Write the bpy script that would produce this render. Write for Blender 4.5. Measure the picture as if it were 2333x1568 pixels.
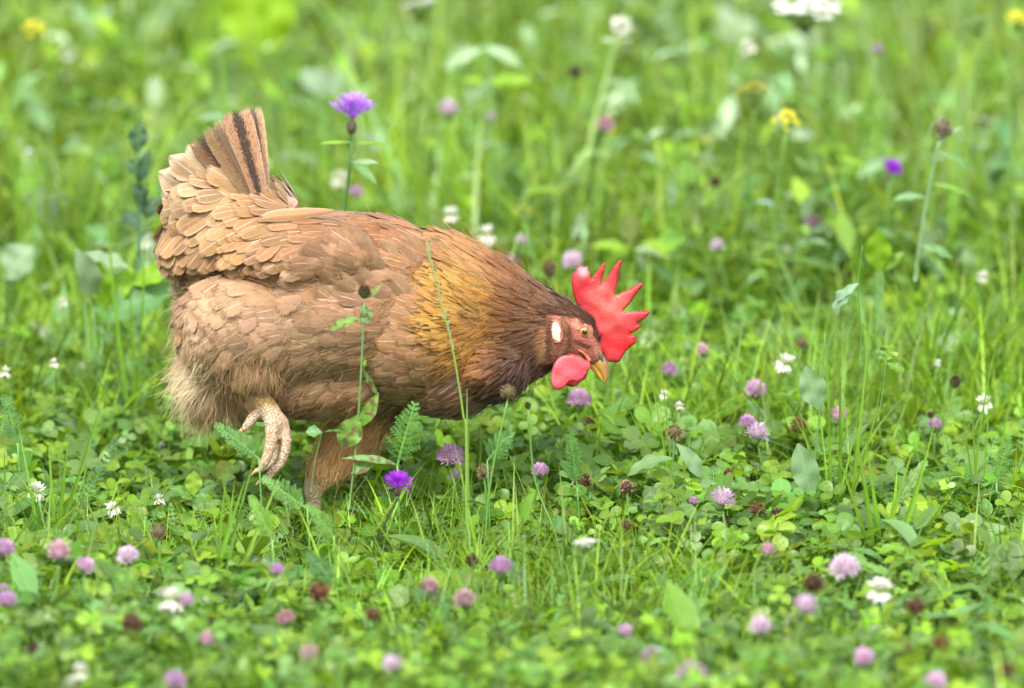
import bpy, bmesh, math, random
import numpy as np
from mathutils import Vector, Matrix, geometry
from mathutils.bvhtree import BVHTree
rng = np.random.default_rng(7); random.seed(7)
S = bpy.context.scene
for o in list(bpy.data.objects): bpy.data.objects.remove(o)

# ------------------------------------------------------------------ camera
PITCH = math.radians(12.5); FOC = 300.0; SENS = 36.0
CAM = np.array([0.0, -7.2, 1.786])
cd = bpy.data.cameras.new('camera'); cam = bpy.data.objects.new('camera', cd); S.collection.objects.link(cam)
cam.location = CAM; cam.rotation_euler = (math.radians(90) - PITCH, 0, 0)
cd.lens = FOC; cd.sensor_width = SENS; cd.clip_start = 0.5; cd.clip_end = 600
cd.dof.use_dof = True; cd.dof.focus_distance = 7.36; cd.dof.aperture_fstop = 4.0
S.camera = cam
# ------------------------------------------------------------------ light
SUN_EL, SUN_AZ = math.radians(50), math.radians(-35)     # azimuth measured from -Y (behind the camera) towards -X
w = bpy.data.worlds.new('World'); S.world = w; w.use_nodes = True
nt = w.node_tree; nt.nodes.clear()
sky = nt.nodes.new('ShaderNodeTexSky'); sky.sky_type = 'NISHITA'; sky.sun_disc = False
sky.sun_elevation = SUN_EL; sky.sun_rotation = math.radians(180) - SUN_AZ * -1
sky.air_density = 1.0; sky.dust_density = 5.0
hs = nt.nodes.new('ShaderNodeHueSaturation'); hs.inputs['Saturation'].default_value = 0.25
bg = nt.nodes.new('ShaderNodeBackground'); bg.inputs['Strength'].default_value = 0.125
wo = nt.nodes.new('ShaderNodeOutputWorld')
nt.links.new(sky.outputs[0], hs.inputs['Color']); nt.links.new(hs.outputs[0], bg.inputs[0]); nt.links.new(bg.outputs[0], wo.inputs[0])
sl = bpy.data.lights.new('sun', 'SUN'); sl.energy = 2.9; sl.angle = math.radians(14); sl.color = (1, 0.96, 0.9)
sun = bpy.data.objects.new('sun', sl); S.collection.objects.link(sun)
sd = Vector((math.sin(SUN_AZ) * math.cos(SUN_EL), -math.cos(SUN_AZ) * math.cos(SUN_EL), math.sin(SUN_EL)))
sun.rotation_euler = sd.to_track_quat('Z', 'Y').to_euler(); sun.location = sd * 20
S.view_settings.view_transform = 'Standard'; S.view_settings.look = 'None'; S.view_settings.gamma = 1
S.view_settings.exposure = 1.13
S.cycles.use_denoising = True; S.cycles.max_bounces = 8; S.cycles.transparent_max_bounces = 24
S.cycles.transmission_bounces = 4; S.cycles.diffuse_bounces = 4; S.cycles.use_adaptive_sampling = False

# ------------------------------------------------------------------ pixel <-> place (pixels of a 2333 x 1568 view of the photograph)
cp, sp = math.cos(PITCH), math.sin(PITCH)
def ray(px, py):
    u = (px - 1166.5) / 2333 * SENS / FOC; v = -(py - 784) / 2333 * SENS / FOC
    d = np.array([u, cp + v * sp, -sp + v * cp]); return d
def hp(px, py, y=0.0):
    d = ray(px, py); t = (y - CAM[1]) / d[1]; return CAM + d * t
def zp(px, py, z):
    d = ray(px, py); t = (z - CAM[2]) / d[2]; return CAM + d * t
def proj(P):
    q = np.asarray(P) - CAM; x = q[..., 0]; f = q[..., 1] * cp - q[..., 2] * sp; v = q[..., 1] * sp + q[..., 2] * cp
    k = 2333 * FOC / SENS
    return 1166.5 + x / f * k, 784 - v / f * k
MPP = 0.12 * 7.39 / 2333
def lin(c, k=1.0):
    c = np.asarray(c, float) / 255.0
    return np.where(c <= 0.04045, c / 12.92, ((c + 0.055) / 1.055) ** 2.4) * k

# ------------------------------------------------------------------ node helpers
class NT:
    def __init__(s, name):
        s.m = bpy.data.materials.new(name); s.m.use_nodes = True; s.t = s.m.node_tree; s.t.nodes.clear()
        s.out = s.t.nodes.new('ShaderNodeOutputMaterial')
    def n(s, typ, **kw):
        nd = s.t.nodes.new(typ)
        for k, v in kw.items(): setattr(nd, k, v)
        return nd
    def put(s, sock, v):
        if isinstance(v, bpy.types.NodeSocket): s.t.links.new(v, sock)
        else: sock.default_value = v
    def mt(s, op, a, b=0.0, c=0.0, clamp=False):
        nd = s.n('ShaderNodeMath', operation=op, use_clamp=clamp)
        for i, v in enumerate((a, b, c)): s.put(nd.inputs[i], v)
        return nd.outputs[0]
    def ss(s, v, a, b, lo=0.0, hi=1.0):
        nd = s.n('ShaderNodeMapRange', interpolation_type='SMOOTHSTEP')
        for i, x in enumerate((v, a, b, lo, hi)): s.put(nd.inputs[i], x)
        return nd.outputs[0]
    def mix(s, f, a, b, blend='MIX'):
        nd = s.n('ShaderNodeMix', data_type='RGBA', blend_type=blend)
        s.put(nd.inputs[0], f)
        for i, v in ((6, a), (7, b)):
            if not isinstance(v, bpy.types.NodeSocket) and len(v) == 3: v = (*v, 1)
            s.put(nd.inputs[i], v)
        return nd.outputs[2]
    def noise(s, vec, scale, detail=2.0, rough=0.5):
        nd = s.n('ShaderNodeTexNoise'); s.put(nd.inputs['Scale'], scale); s.put(nd.inputs['Detail'], detail); s.put(nd.inputs['Roughness'], rough)
        if vec is not None: s.put(nd.inputs['Vector'], vec)
        return nd.outputs[0]
    def xyz(s, a, b, c=0.0):
        nd = s.n('ShaderNodeCombineXYZ'); s.put(nd.inputs[0], a); s.put(nd.inputs[1], b); s.put(nd.inputs[2], c); return nd.outputs[0]
    def attr(s, name): return s.n('ShaderNodeAttribute', attribute_name=name)
    def sep(s, v, col=False):
        nd = s.n('ShaderNodeSeparateColor' if col else 'ShaderNodeSeparateXYZ'); s.put(nd.inputs[0], v); return nd.outputs
    def obj(s): return s.n('ShaderNodeTexCoord').outputs['Object']
    def bump(s, h, st, dist=0.001):
        nd = s.n('ShaderNodeBump'); s.put(nd.inputs['Height'], h); s.put(nd.inputs['Strength'], st); nd.inputs['Distance'].default_value = dist
        return nd.outputs[0]
    def pbr(s, col, rough=0.5, spec=0.5, normal=None, **kw):
        p = s.n('ShaderNodeBsdfPrincipled'); s.put(p.inputs['Base Color'], col if isinstance(col, bpy.types.NodeSocket) else (*col[:3], 1))
        s.put(p.inputs['Roughness'], rough); s.put(p.inputs['Specular IOR Level'], spec)
        if normal is not None: s.put(p.inputs['Normal'], normal)
        for k, v in kw.items(): s.put(p.inputs[k.replace('_', ' ')], v)
        return p.outputs[0]
    def mixsh(s, f, a, b):
        nd = s.n('ShaderNodeMixShader'); s.put(nd.inputs[0], f); s.put(nd.inputs[1], a); s.put(nd.inputs[2], b); return nd.outputs[0]
    def end(s, sh): s.t.links.new(sh, s.out.inputs[0]); return s.m

def mat_leaf(name, trans=0.42, rough=0.38, spec=0.4, spots=0.0):
    m = NT(name); a = m.attr('col'); uv = m.sep(m.n('ShaderNodeTexCoord').outputs['UV'])
    u = m.mt('ABSOLUTE', m.mt('MULTIPLY_ADD', uv[0], 2.0, -1.0)); v = uv[1]
    nz = m.noise(m.obj(), 60.0, 3.0)
    c = m.mix(m.ss(nz, 0.35, 0.7, 0.0, 0.35), a.outputs['Color'], (0.6, 0.62, 0.4), 'MULTIPLY')
    rib = m.ss(u, 0.02, 0.11, 0.16, 0.0)
    vein = m.mt('SINE', m.mt('MULTIPLY', m.mt('SUBTRACT', v, m.mt('MULTIPLY', u, 0.35)), 62.0))
    vein = m.ss(vein, 0.6, 1.0, 0.0, 0.08)
    c = m.mix(m.mt('MAXIMUM', rib, vein), c, (0.42, 0.55, 0.2))
    ch = m.mt('ABSOLUTE', m.mt('SUBTRACT', m.mt('MULTIPLY_ADD', u, 0.28, v), 0.62))
    c = m.mix(m.mt('MULTIPLY', m.ss(ch, 0.0, 0.11, 0.3, 0.0), a.outputs['Alpha']), c, (0.4, 0.52, 0.3))
    if spots:
        sn = m.noise(m.obj(), 170.0, 3.0); c = m.mix(m.ss(sn, 0.62 - spots * .1, 0.7 - spots * .1, 0.0, 0.85), c, (0.13, 0.07, 0.035))
    bn = m.bump(m.noise(m.obj(), 220.0, 2.0), 0.35, 0.0008)
    p = m.pbr(c, rough, spec, bn)
    t = m.n('ShaderNodeBsdfTranslucent'); m.put(t.inputs[0], m.mix(1.0, c, (1.75, 1.5, 0.5), 'MULTIPLY'))
    return m.end(m.mixsh(trans, p, t.outputs[0]))
def mat_petal(name, trans=0.35, rough=0.6):
    m = NT(name); a = m.attr('col'); p = m.pbr(a.outputs['Color'], rough, 0.3)
    t = m.n('ShaderNodeBsdfTranslucent'); m.put(t.inputs[0], a.outputs['Color'])
    return m.end(m.mixsh(trans, p, t.outputs[0]))
def mat_feather(name):
    m = NT(name); a = m.attr('col'); q = m.attr('par'); ps = m.sep(q.outputs['Color'], True); rnd = q.outputs['Alpha']
    uv = m.sep(m.n('ShaderNodeTexCoord').outputs['UV'])
    us = m.mt('MULTIPLY_ADD', uv[0], 2.0, -1.0); u = m.mt('ABSOLUTE', us); v = uv[1]
    mott, edge, fl = ps[0], ps[1], ps[2]
    rr = m.mt('MULTIPLY', rnd, 37.0)
    b = m.mt('SUBTRACT', m.mt('MULTIPLY', v, 1.0), m.mt('MULTIPLY', u, 0.32))
    barb = m.noise(m.xyz(m.mt('MULTIPLY', b, 46.0), m.mt('ADD', m.mt('MULTIPLY', us, 1.3), rr), 0.0), 1.0, 2.0, 0.6)
    broad = m.noise(m.xyz(m.mt('MULTIPLY', b, 5.0), m.mt('ADD', us, rr), rr), 1.0, 2.0)
    c = m.mix(1.0, a.outputs['Color'], m.mix(m.ss(barb, 0.25, 0.75), (0.80, 0.77, 0.74), (1.16, 1.16, 1.16)), 'MULTIPLY')
    c = m.mix(1.0, c, m.mix(broad, (0.82, 0.80, 0.78), (1.16, 1.16, 1.16)), 'MULTIPLY')
    e = m.mt('MAXIMUM', m.ss(u, 0.55, 1.0), m.ss(v, 0.82, 1.0))
    c = m.mix(m.mt('MULTIPLY', m.mt('MULTIPLY', e, edge), 0.75), c, (0.70, 0.55, 0.39))
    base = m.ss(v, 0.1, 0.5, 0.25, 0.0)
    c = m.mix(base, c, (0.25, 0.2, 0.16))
    shaft = m.mt('MULTIPLY', m.ss(u, 0.02, 0.09, 1.0, 0.0), m.ss(v, 0.2, 0.5, 0.1, 0.6))
    shaft = m.mt('MULTIPLY', m.mt('MULTIPLY', shaft, m.ss(m.mt('FRACT', m.mt('MULTIPLY', rr, 7.3)), 0.1, 0.95, 0.15, 1.0)), m.ss(fl, 0.2, 0.8, 1.0, 0.3))
    c = m.mix(shaft, c, (0.74, 0.6, 0.44))
    # dark tick beside the shaft near the tip
    tk = m.mt('MULTIPLY', m.ss(m.mt('ABSOLUTE', m.mt('SUBTRACT', v, 0.8)), 0.11, 0.17, 1.0, 0.0), m.ss(m.mt('ABSOLUTE', m.mt('SUBTRACT', us, 0.2)), 0.3, 0.65, 1.0, 0.0))
    tk = m.mt('MULTIPLY', m.mt('MULTIPLY', tk, a.outputs['Alpha']), m.ss(broad, 0.33, 0.45))
    c = m.mix(tk, c, (0.025, 0.018, 0.015))
    mn = m.noise(m.xyz(m.mt('MULTIPLY', b, 38.0), m.mt('ADD', m.mt('MULTIPLY', us, 9.0), rr), 0.0), 1.0, 3.0, 0.7)
    mk = m.mt('ADD', mn, m.ss(u, 0.0, 0.55, 0.2, -0.06))
    mk = m.mt('MULTIPLY', m.ss(mk, 0.5, 0.56), mott)
    c = m.mix(mk, c, (0.03, 0.02, 0.017))
    gap = m.noise(m.xyz(m.mt('MULTIPLY', b, 48.0), m.mt('ADD', m.mt('MULTIPLY', us, 0.9), rr), 3.0), 1.0, 2.0, 0.7)
    fr = m.mt('MULTIPLY_ADD', m.mt('MULTIPLY', fl, fl), 0.7, 0.10)
    lim = m.mt('SUBTRACT', 1.02, m.mt('MULTIPLY', fr, m.ss(gap, 0.25, 0.75)))
    g = m.mt('MAXIMUM', u, m.mt('MULTIPLY_ADD', m.mt('SUBTRACT', v, 1.0), 0.9, 1.0))
    al = m.ss(g, m.mt('SUBTRACT', lim, 0.03), m.mt('ADD', lim, 0.03), 1.0, 0.0)
    hgt = m.mt('MULTIPLY_ADD', barb, 0.6, shaft)
    p = m.pbr(c, 0.62, 0.3, m.bump(hgt, 0.45, 0.0006), Sheen_Weight=0.25, Sheen_Roughness=0.4)
    t = m.n('ShaderNodeBsdfTranslucent'); m.put(t.inputs[0], c)
    sh = m.mixsh(0.14, p, t.outputs[0]); tr = m.n('ShaderNodeBsdfTransparent')
    return m.end(m.mixsh(al, tr.outputs[0], sh))
def mat_col(name, rough=0.6, spec=0.3, bscale=0, bst=0.3, bdist=0.001, vary=0.0, **kw):
    m = NT(name); a = m.attr('col'); c = a.outputs['Color']
    if vary: c = m.mix(1.0, c, m.mix(m.noise(m.obj(), bscale or 200, 4.0, 0.65), (1 - vary,) * 3, (1 + vary,) * 3), 'MULTIPLY')
    nrm = m.bump(m.noise(m.obj(), bscale, 3.0, 0.7), bst, bdist) if bscale else None
    return m.end(m.pbr(c, rough, spec, nrm, **kw))
def mat_flesh(name):
    m = NT(name); a = m.attr('col'); o = m.obj()
    fine = m.noise(o, 650.0, 3.0, 0.6); big = m.noise(o, 60.0, 3.0, 0.5)
    c = m.mix(m.ss(fine, 0.5, 0.75, 0.0, 0.16), a.outputs['Color'], (0.80, 0.34, 0.30))
    c = m.mix(m.ss(big, 0.35, 0.6, 0.55, 0.0), c, (0.42, 0.012, 0.016))
    h = m.mt('ADD', m.mt('MULTIPLY', m.noise(o, 90.0, 4.0, .65), 0.9), m.mt('MULTIPLY', fine, 0.8))
    return m.end(m.pbr(c, 0.42, 0.45, m.bump(h, 0.5, 0.0010), Subsurface_Weight=0.1, Subsurface_Radius=(0.004, 0.0012, 0.0008), Subsurface_Scale=0.6))
def mat_face(name):
    m = NT(name); a = m.attr('col'); o = m.obj(); s = m.sep(o)
    fine = m.noise(m.xyz(m.mt('ADD', s[0], m.mt('MULTIPLY', s[2], 0.7)), s[1], s[2]), 420.0, 4.0, 0.65); mid = m.noise(o, 110.0, 3.0)
    c = m.mix(m.ss(fine, 0.4, 0.62, 0.6, 0.0), a.outputs['Color'], (0.20, 0.075, 0.05))
    c = m.mix(m.ss(mid, 0.5, 0.7, 0.0, 0.5), c, (0.62, 0.33, 0.22))
    return m.end(m.pbr(c, 0.55, 0.35, m.bump(m.mt('ADD', fine, mid), 0.9, 0.0016)))
def mat_scale(name):
    m = NT(name); a = m.attr('col'); o = m.obj()
    vo = m.n('ShaderNodeTexVoronoi', feature='DISTANCE_TO_EDGE'); m.put(vo.inputs['Vector'], m.mix(0.06, o, m.n('ShaderNodeTexNoise').outputs[1])); vo.inputs['Scale'].default_value = 420
    k = m.ss(vo.outputs['Distance'], 0.0, 0.14)
    c = m.mix(k, m.mix(1.0, a.outputs['Color'], (0.78, 0.66, 0.55), 'MULTIPLY'), a.outputs['Color'])
    c = m.mix(m.ss(m.noise(o, 70.0, 3.0), 0.35, 0.65, 0.35, 0.0), c, (0.66, 0.42, 0.18))
    k = m.mt('MULTIPLY_ADD', m.noise(o, 300.0, 3.0), 1.2, k)
    return m.end(m.pbr(c, 0.5, 0.4, m.bump(k, 0.9, 0.0014)))
M_leaf = mat_leaf('leaf_green'); M_spot = mat_leaf('leaf_spotted', 0.35, 0.5, 0.4, 1.0); M_matte = mat_leaf('leaf_matte', 0.3, 0.55, 0.45)
M_petal = mat_petal('petal'); M_stem = mat_petal('stem', 0.15, 0.5)
M_feather = mat_feather('feather'); M_down = mat_col('down', 0.8, 0.15); M_body = mat_col('plumage_base', 0.9, 0.1, 160, 0.8, 0.004, 0.35)
M_flesh = mat_flesh('comb_flesh'); M_face = mat_face('face_skin'); M_scale = mat_scale('leg_scales')
M_beak = mat_col('beak_horn', 0.35, 0.5, 300, 0.25, 0.0006, 0.15); M_ear = mat_col('ear_skin', 0.6, 0.3, 380, 0.8, 0.0015, 0.12)
M_eye = mat_col('eye_gloss', 0.04, 0.8, Coat_Weight=1.0); M_stone = None

# ------------------------------------------------------------------ geometry accumulation
class Acc:
    def __init__(s): s.V = []; s.F = []; s.C = []; s.U = []; s.P = []; s.n = 0
    def add(s, V, F, col, uv=None, par=None):
        V = np.asarray(V, float).reshape(-1, 3); n = len(V); F = np.asarray(F, np.int64).reshape(-1, 4) + s.n
        c = np.asarray(col, float)
        if c.shape[-1] == 3: c = np.concatenate([c, np.zeros(c.shape[:-1] + (1,))], -1)
        s.V.append(V); s.F.append(F); s.C.append(np.broadcast_to(c.reshape(-1, 4) if c.ndim > 1 else c, (n, 4)))
        s.U.append(np.zeros((n, 2)) if uv is None else np.asarray(uv).reshape(-1, 2))
        s.P.append(np.zeros((n, 4)) if par is None else np.broadcast_to(np.asarray(par, float).reshape(-1, 4), (n, 4)))
        s.n += n
    def strips(s, P, D, N, L, W, prof, sv=None, C=3, bend=0.0, cup=0.0, col=(0.1, 0.3, 0.05), par=None, wave=0.0):
        P = np.atleast_2d(P).astype(float); n = len(P)
        D = np.broadcast_to(np.atleast_2d(D), (n, 3)); N = np.broadcast_to(np.atleast_2d(N), (n, 3))
        D = D / np.linalg.norm(D, axis=1, keepdims=True); N = N - D * (N * D).sum(1, keepdims=True); N = N / (np.linalg.norm(N, axis=1, keepdims=True) + 1e-12)
        Sd = np.cross(D, N)
        prof = np.asarray(prof, float); R = len(prof)
        sv = np.linspace(0, 1, R) if sv is None else np.asarray(sv, float)
        L = np.broadcast_to(L, (n,)).astype(float); W = np.broadcast_to(W, (n,)).astype(float)
        b = np.broadcast_to(bend, (n,)).astype(float); b = np.where(np.abs(b) < 1e-4, 1e-4, b)
        cup = np.broadcast_to(cup, (n,)).astype(float)
        th = b[:, None] * sv[None]
        a1 = np.sin(th) / b[:, None] * L[:, None]; a2 = (1 - np.cos(th)) / b[:, None] * L[:, None]
        pos = P[:, None] + D[:, None] * a1[..., None] - N[:, None] * a2[..., None]
        nn = N[:, None] * np.cos(th)[..., None] + D[:, None] * np.sin(th)[..., None]
        u = np.linspace(-1, 1, C)
        hw = W[:, None] * 0.5 * prof[None]
        V = pos[:, :, None] + Sd[:, None, None] * (hw[:, :, None] * u)[..., None] - nn[:, :, None] * (cup[:, None, None] * hw[:, :, None] * u ** 2)[..., None]
        if wave: V = V + nn[:, :, None] * (wave * hw[:, :, None] * np.sin(sv * 17)[None, :, None] * u ** 2 * np.sign(u))[..., None]
        i = np.arange(n)[:, None, None] * R * C + np.arange(R - 1)[None, :, None] * C + np.arange(C - 1)[None, None]
        F = np.stack([i, i + 1, i + C + 1, i + C], -1)
        uv = np.broadcast_to(np.stack(np.broadcast_arrays((u * 0.5 + 0.5)[None], sv[:, None]), -1), (n, R, C, 2))
        col = np.asarray(col, float)
        if col.shape[-1] == 3: col = np.concatenate([col, np.zeros(col.shape[:-1] + (1,))], -1)
        if col.ndim == 2 and len(col) == n: col = col[:, None, None]
        elif col.ndim == 3: col = col[:, :, None]
        col = np.broadcast_to(col, (n, R, C, 4)).reshape(-1, 4)
        if par is not None: par = np.broadcast_to(np.asarray(par, float).reshape(-1, 1, 1, 4), (n, R, C, 4)).reshape(-1, 4)
        s.add(V, F, col, uv, par); return V
    def tube(s, pts, rad, k=6, col=(0.1, 0.25, 0.05), sub=4, squash=1.0, cap=True):
        pts = np.asarray(pts, float); rad = np.broadcast_to(rad, (len(pts),)).astype(float)
        if len(pts) > 2 and sub > 1: pts, rad = catmull(np.c_[pts, rad], sub)
        T = np.gradient(pts, axis=0); T /= np.linalg.norm(T, axis=1, keepdims=True)
        A = np.cross(T, [0.13, 1.0, 0.07]); A /= np.linalg.norm(A, axis=1, keepdims=True); B = np.cross(T, A)
        a = np.arange(k) / k * 2 * math.pi
        V = pts[:, None] + rad[:, None, None] * (A[:, None] * np.cos(a)[None, :, None] + B[:, None] * np.sin(a)[None, :, None] * squash)
        R = len(pts); i = np.arange(R - 1)[:, None] * k; j = np.arange(k)[None]; j2 = (j + 1) % k
        F = np.stack([i + j, i + j2, i + k + j2, i + k + j], -1)
        uv = np.stack(np.broadcast_arrays(np.full((1, k), 0.75), np.linspace(0, 1, R)[:, None]), -1)
        col = np.asarray(col, float)
        if col.ndim == 2 and len(col) != R * k: col = np.repeat(col, k, 0) if len(col) == R else col[0]
        s.add(V, F, col, uv)
        if cap: 
            n0 = s.n - R * k; e = s.n - k
            for o_, rev in ((n0, 1), (e, 0)):
                q = [[o_, o_ + jj, o_ + jj + 1, o_ + min(jj + 2, k - 1)] for jj in range(1, k - 1, 2) if jj + 2 <= k - 1]
                if k == 6: q = [[o_, o_ + 1, o_ + 2, o_ + 3], [o_, o_ + 3, o_ + 4, o_ + 5]]
                if k == 4: q = [[o_, o_ + 1, o_ + 2, o_ + 3]]
                if q: s.F.append(np.array(q, np.int64))
        return pts
    def ball(s, c, r, col, nu=8, nv=5, squash=(1, 1, 1)):
        th = np.linspace(0.06, math.pi - 0.06, nv); ph = np.arange(nu) / nu * 2 * math.pi
        V = np.stack([np.sin(th)[:, None] * np.cos(ph), np.sin(th)[:, None] * np.sin(ph), np.cos(th)[:, None] * np.ones(nu)], -1) * r * np.array(squash) + np.array(c)
        i = np.arange(nv - 1)[:, None] * nu; j = np.arange(nu)[None]; j2 = (j + 1) % nu
        s.add(V, np.stack([i + j, i + j2, i + nu + j2, i + nu + j], -1)[..., ::-1], col)
    def mesh(s, name, mat, origin=(0, 0, 0), smooth=True):
        V = np.concatenate(s.V) - np.asarray(origin); F = np.concatenate(s.F); Cc = np.concatenate(s.C); U = np.concatenate(s.U)[F.ravel()]; P = np.concatenate(s.P)
        me = bpy.data.meshes.new(name); me.vertices.add(len(V)); me.vertices.foreach_set('co', V.ravel().astype(np.float32))
        me.loops.add(F.size); me.loops.foreach_set('vertex_index', F.ravel().astype(np.int32))
        me.polygons.add(len(F)); me.polygons.foreach_set('loop_start', (np.arange(len(F)) * 4).astype(np.int32))
        me.polygons.foreach_set('use_smooth', np.full(len(F), smooth))
        me.update(calc_edges=True)
        me.uv_layers.new(name='UVMap').data.foreach_set('uv', U.ravel().astype(np.float32))
        me.attributes.new('col', 'FLOAT_COLOR', 'POINT').data.foreach_set('color', Cc.ravel().astype(np.float32))
        if P.any(): me.attributes.new('par', 'FLOAT_COLOR', 'POINT').data.foreach_set('color', P.ravel().astype(np.float32))
        me.materials.append(mat); return me
    def build(s, name, mat, parent=None, origin=(0, 0, 0), smooth=True):
        return link(name, s.mesh(name, mat, origin, smooth), parent)
def link(name, me, parent=None):
    o = bpy.data.objects.new(name, me); S.collection.objects.link(o); o.parent = parent; return o
def catmull(A, sub):
    A = np.asarray(A, float); B = np.vstack([2 * A[0] - A[1], A, 2 * A[-1] - A[-2]]); out = []
    for i in range(1, len(B) - 2):
        for t in np.arange(sub) / sub:
            out.append(0.5 * (2 * B[i] + (B[i + 1] - B[i - 1]) * t + (2 * B[i - 1] - 5 * B[i] + 4 * B[i + 1] - B[i + 2]) * t * t + (3 * B[i] - B[i - 1] - 3 * B[i + 1] + B[i + 2]) * t ** 3))
    out.append(B[-2]); out = np.array(out); return out[:, :-1], out[:, -1]
def tag(o, label=None, cat=None, group=None, kind=None):
    for k, v in (('label', label), ('category', cat), ('group', group), ('kind', kind)):
        if v: o[k] = v
    return o
def thing(name, loc, label, cat, group=None):
    o = bpy.data.objects.new(name, None); S.collection.objects.link(o); o.location = loc; o.empty_display_size = 0.01
    return tag(o, label, cat, group)
def unit(v): v = np.asarray(v, float); return v / (np.linalg.norm(v, axis=-1, keepdims=True) + 1e-12)

# ------------------------------------------------------------------ ground
def ground():
    m = NT('meadow_soil'); o = m.obj(); n1 = m.noise(o, 1.3, 5.0, 0.6); n2 = m.noise(o, 45.0, 5.0, 0.7)
    c = m.mix(n2, (0.016, 0.020, 0.009), (0.045, 0.052, 0.020)); c = m.mix(m.ss(n1, 0.45, 0.65, 0, 0.5), c, (0.035, 0.075, 0.014))
    mat = m.end(m.pbr(c, 0.9, 0.1, m.bump(n2, 1.0, 0.02)))
    bm = bmesh.new(); xs = np.r_[-250, -60, -15, np.linspace(-4, 4, 50), 15, 60, 250]; ys = np.r_[-100, -30, -10, np.linspace(-4, 9, 70), 20, 70, 300]
    g = [[bm.verts.new((x, y, (0.006 * math.sin(x * 9 + y * 5) + 0.006 * math.sin(x * 4 - y * 11)) if abs(x) < 4.5 and -5 < y < 10 else 0.0)) for y in ys] for x in xs]
    for i in range(len(xs) - 1):
        for j in range(len(ys) - 1): bm.faces.new((g[i][j], g[i + 1][j], g[i + 1][j + 1], g[i][j + 1]))
    me = bpy.data.meshes.new('ground'); bm.to_mesh(me); bm.free(); me.materials.append(mat)
    tag(link('ground', me), 'dark soil hidden under the meadow plants', None, None, 'structure')
ground()

# ------------------------------------------------------------------ meadow cover (nobody could count it)
GREENS = np.array([(0.115, 0.245, 0.026), (0.155, 0.305, 0.026), (0.21, 0.37, 0.024), (0.095, 0.21, 0.036), (0.14, 0.265, 0.07)])
def vary(n, base=None, amt=0.22):
    b = GREENS[rng.integers(0, len(GREENS), n)] if base is None else np.broadcast_to(np.asarray(base, float), (n, 3))
    return b * (1 + rng.normal(0, amt, (n, 1))).clip(0.5, 1.7) * (1 + rng.normal(0, amt * 0.35, (n, 3))).clip(0.6, 1.4)
def scatter(n, y0, y1, hw):
    y = rng.uniform(y0, y1, n); x = rng.uniform(-1, 1, n) * hw; return x, y
def patch(x, y, f=3.0, ph=0.0): return 0.5 + 0.25 * (np.sin(x * f * 2.1 + ph + 1.3 * np.sin(y * f)) + np.sin(y * f * 1.7 + ph * 2 + 1.1 * np.sin(x * f * 1.3)))
def cover_height(x, y):      # height of the sward
    h = 0.055 + 0.05 * np.clip((y - 0.12) / 1.3, 0, 1) + 0.018 * (patch(x, y, 4.0) - 0.5) * 2
    h = h + 0.03 * np.clip((-y - .35) / .4, 0, 1)
    h = np.where((np.abs(y) < 0.16) & (x > -0.33) & (x < 0.02), np.minimum(h, 0.05), h)
    return h
def hen_cap(x, y, z):        # nothing of the sward stands before the hen above this
    px, py = proj(np.stack([x, y, z], -1)); lim = np.interp(px, [330, 400, 560, 700, 800, 900, 1050, 1180, 1250, 1400, 1480, 1500], [900, 1010, 1075, 1085, 1070, 1000, 985, 960, 900, 900, 900, 0])
    bad = (y < 0.12) & (py < lim) & (px > 330) & (px < 1500); bad &= y > -3
    under = (np.abs(y) < 0.1) & (px > 380) & (px < 1400) & (py < 960)
    return bad | under
OVAL_S = np.array([0, .12, .32, .55, .78, .93, 1.0]); OVAL = np.array([.06, .42, .82, 1.0, .86, .5, .12])
def clover(acc, n, y0, y1, hw, size=1.0, lowf=0.0, dens=None):
    x, y = scatter(n, y0, y1, hw)
    if dens is not None: k = rng.random(n) < dens(x, y); x, y = x[k], y[k]
    n = len(x); h = cover_height(x, y) * rng.uniform(0.35, 1.15, n) ** (0.7 + lowf)
    az = rng.uniform(0, 2 * math.pi, n); ln = rng.uniform(0.0, 0.35, n)
    top = np.stack([x + np.cos(az) * h * ln, y + np.sin(az) * h * ln, h], -1)
    k = ~hen_cap(top[:, 0], top[:, 1], top[:, 2] + 0.008); x, y, h, az, top = x[k], y[k], h[k], az[k], top[k]; n = len(x)
    base = np.stack([x, y, np.zeros(n)], -1); D = top - base
    col = vary(n); g = GREENS[3]
    acc.strips(base, D + [0, 0, .02], np.stack([-np.sin(az), np.cos(az) * 0.2 - 1, np.zeros(n)], -1), np.linalg.norm(D, axis=1), 0.0011 * size, [1, 1, .8], C=2, col=col * 1.1)
    L = rng.uniform(0.010, 0.019, n) * size; el = rng.uniform(-0.15, 0.55, n); a0 = rng.uniform(0, 2 * math.pi, n)
    ch = (rng.random(n) < 0.5) * rng.uniform(0.3, 1, n)
    tilt = np.stack([rng.normal(0, .5, n), rng.normal(-0.2, .5, n), np.ones(n)], -1); tilt = unit(tilt)
    for q in (-1.95, 0, 1.95):
        a = a0 + q + rng.normal(0, .12, n)
        d = np.stack([np.cos(a), np.sin(a), np.zeros(n)], -1); d = unit(d - tilt * (d * tilt).sum(1, keepdims=True)); d = unit(d * np.cos(el)[:, None] + tilt * np.sin(el)[:, None])
        nn = unit(tilt - d * (tilt * d).sum(1, keepdims=True))
        acc.strips(top, d, nn, L, L * rng.uniform(0.72, 0.95, n), OVAL, OVAL_S, bend=rng.uniform(-0.1, 0.7, n), cup=rng.uniform(-.45, .15, n), col=np.c_[col * rng.uniform(.9, 1.1, (n, 1)), ch])
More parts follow.
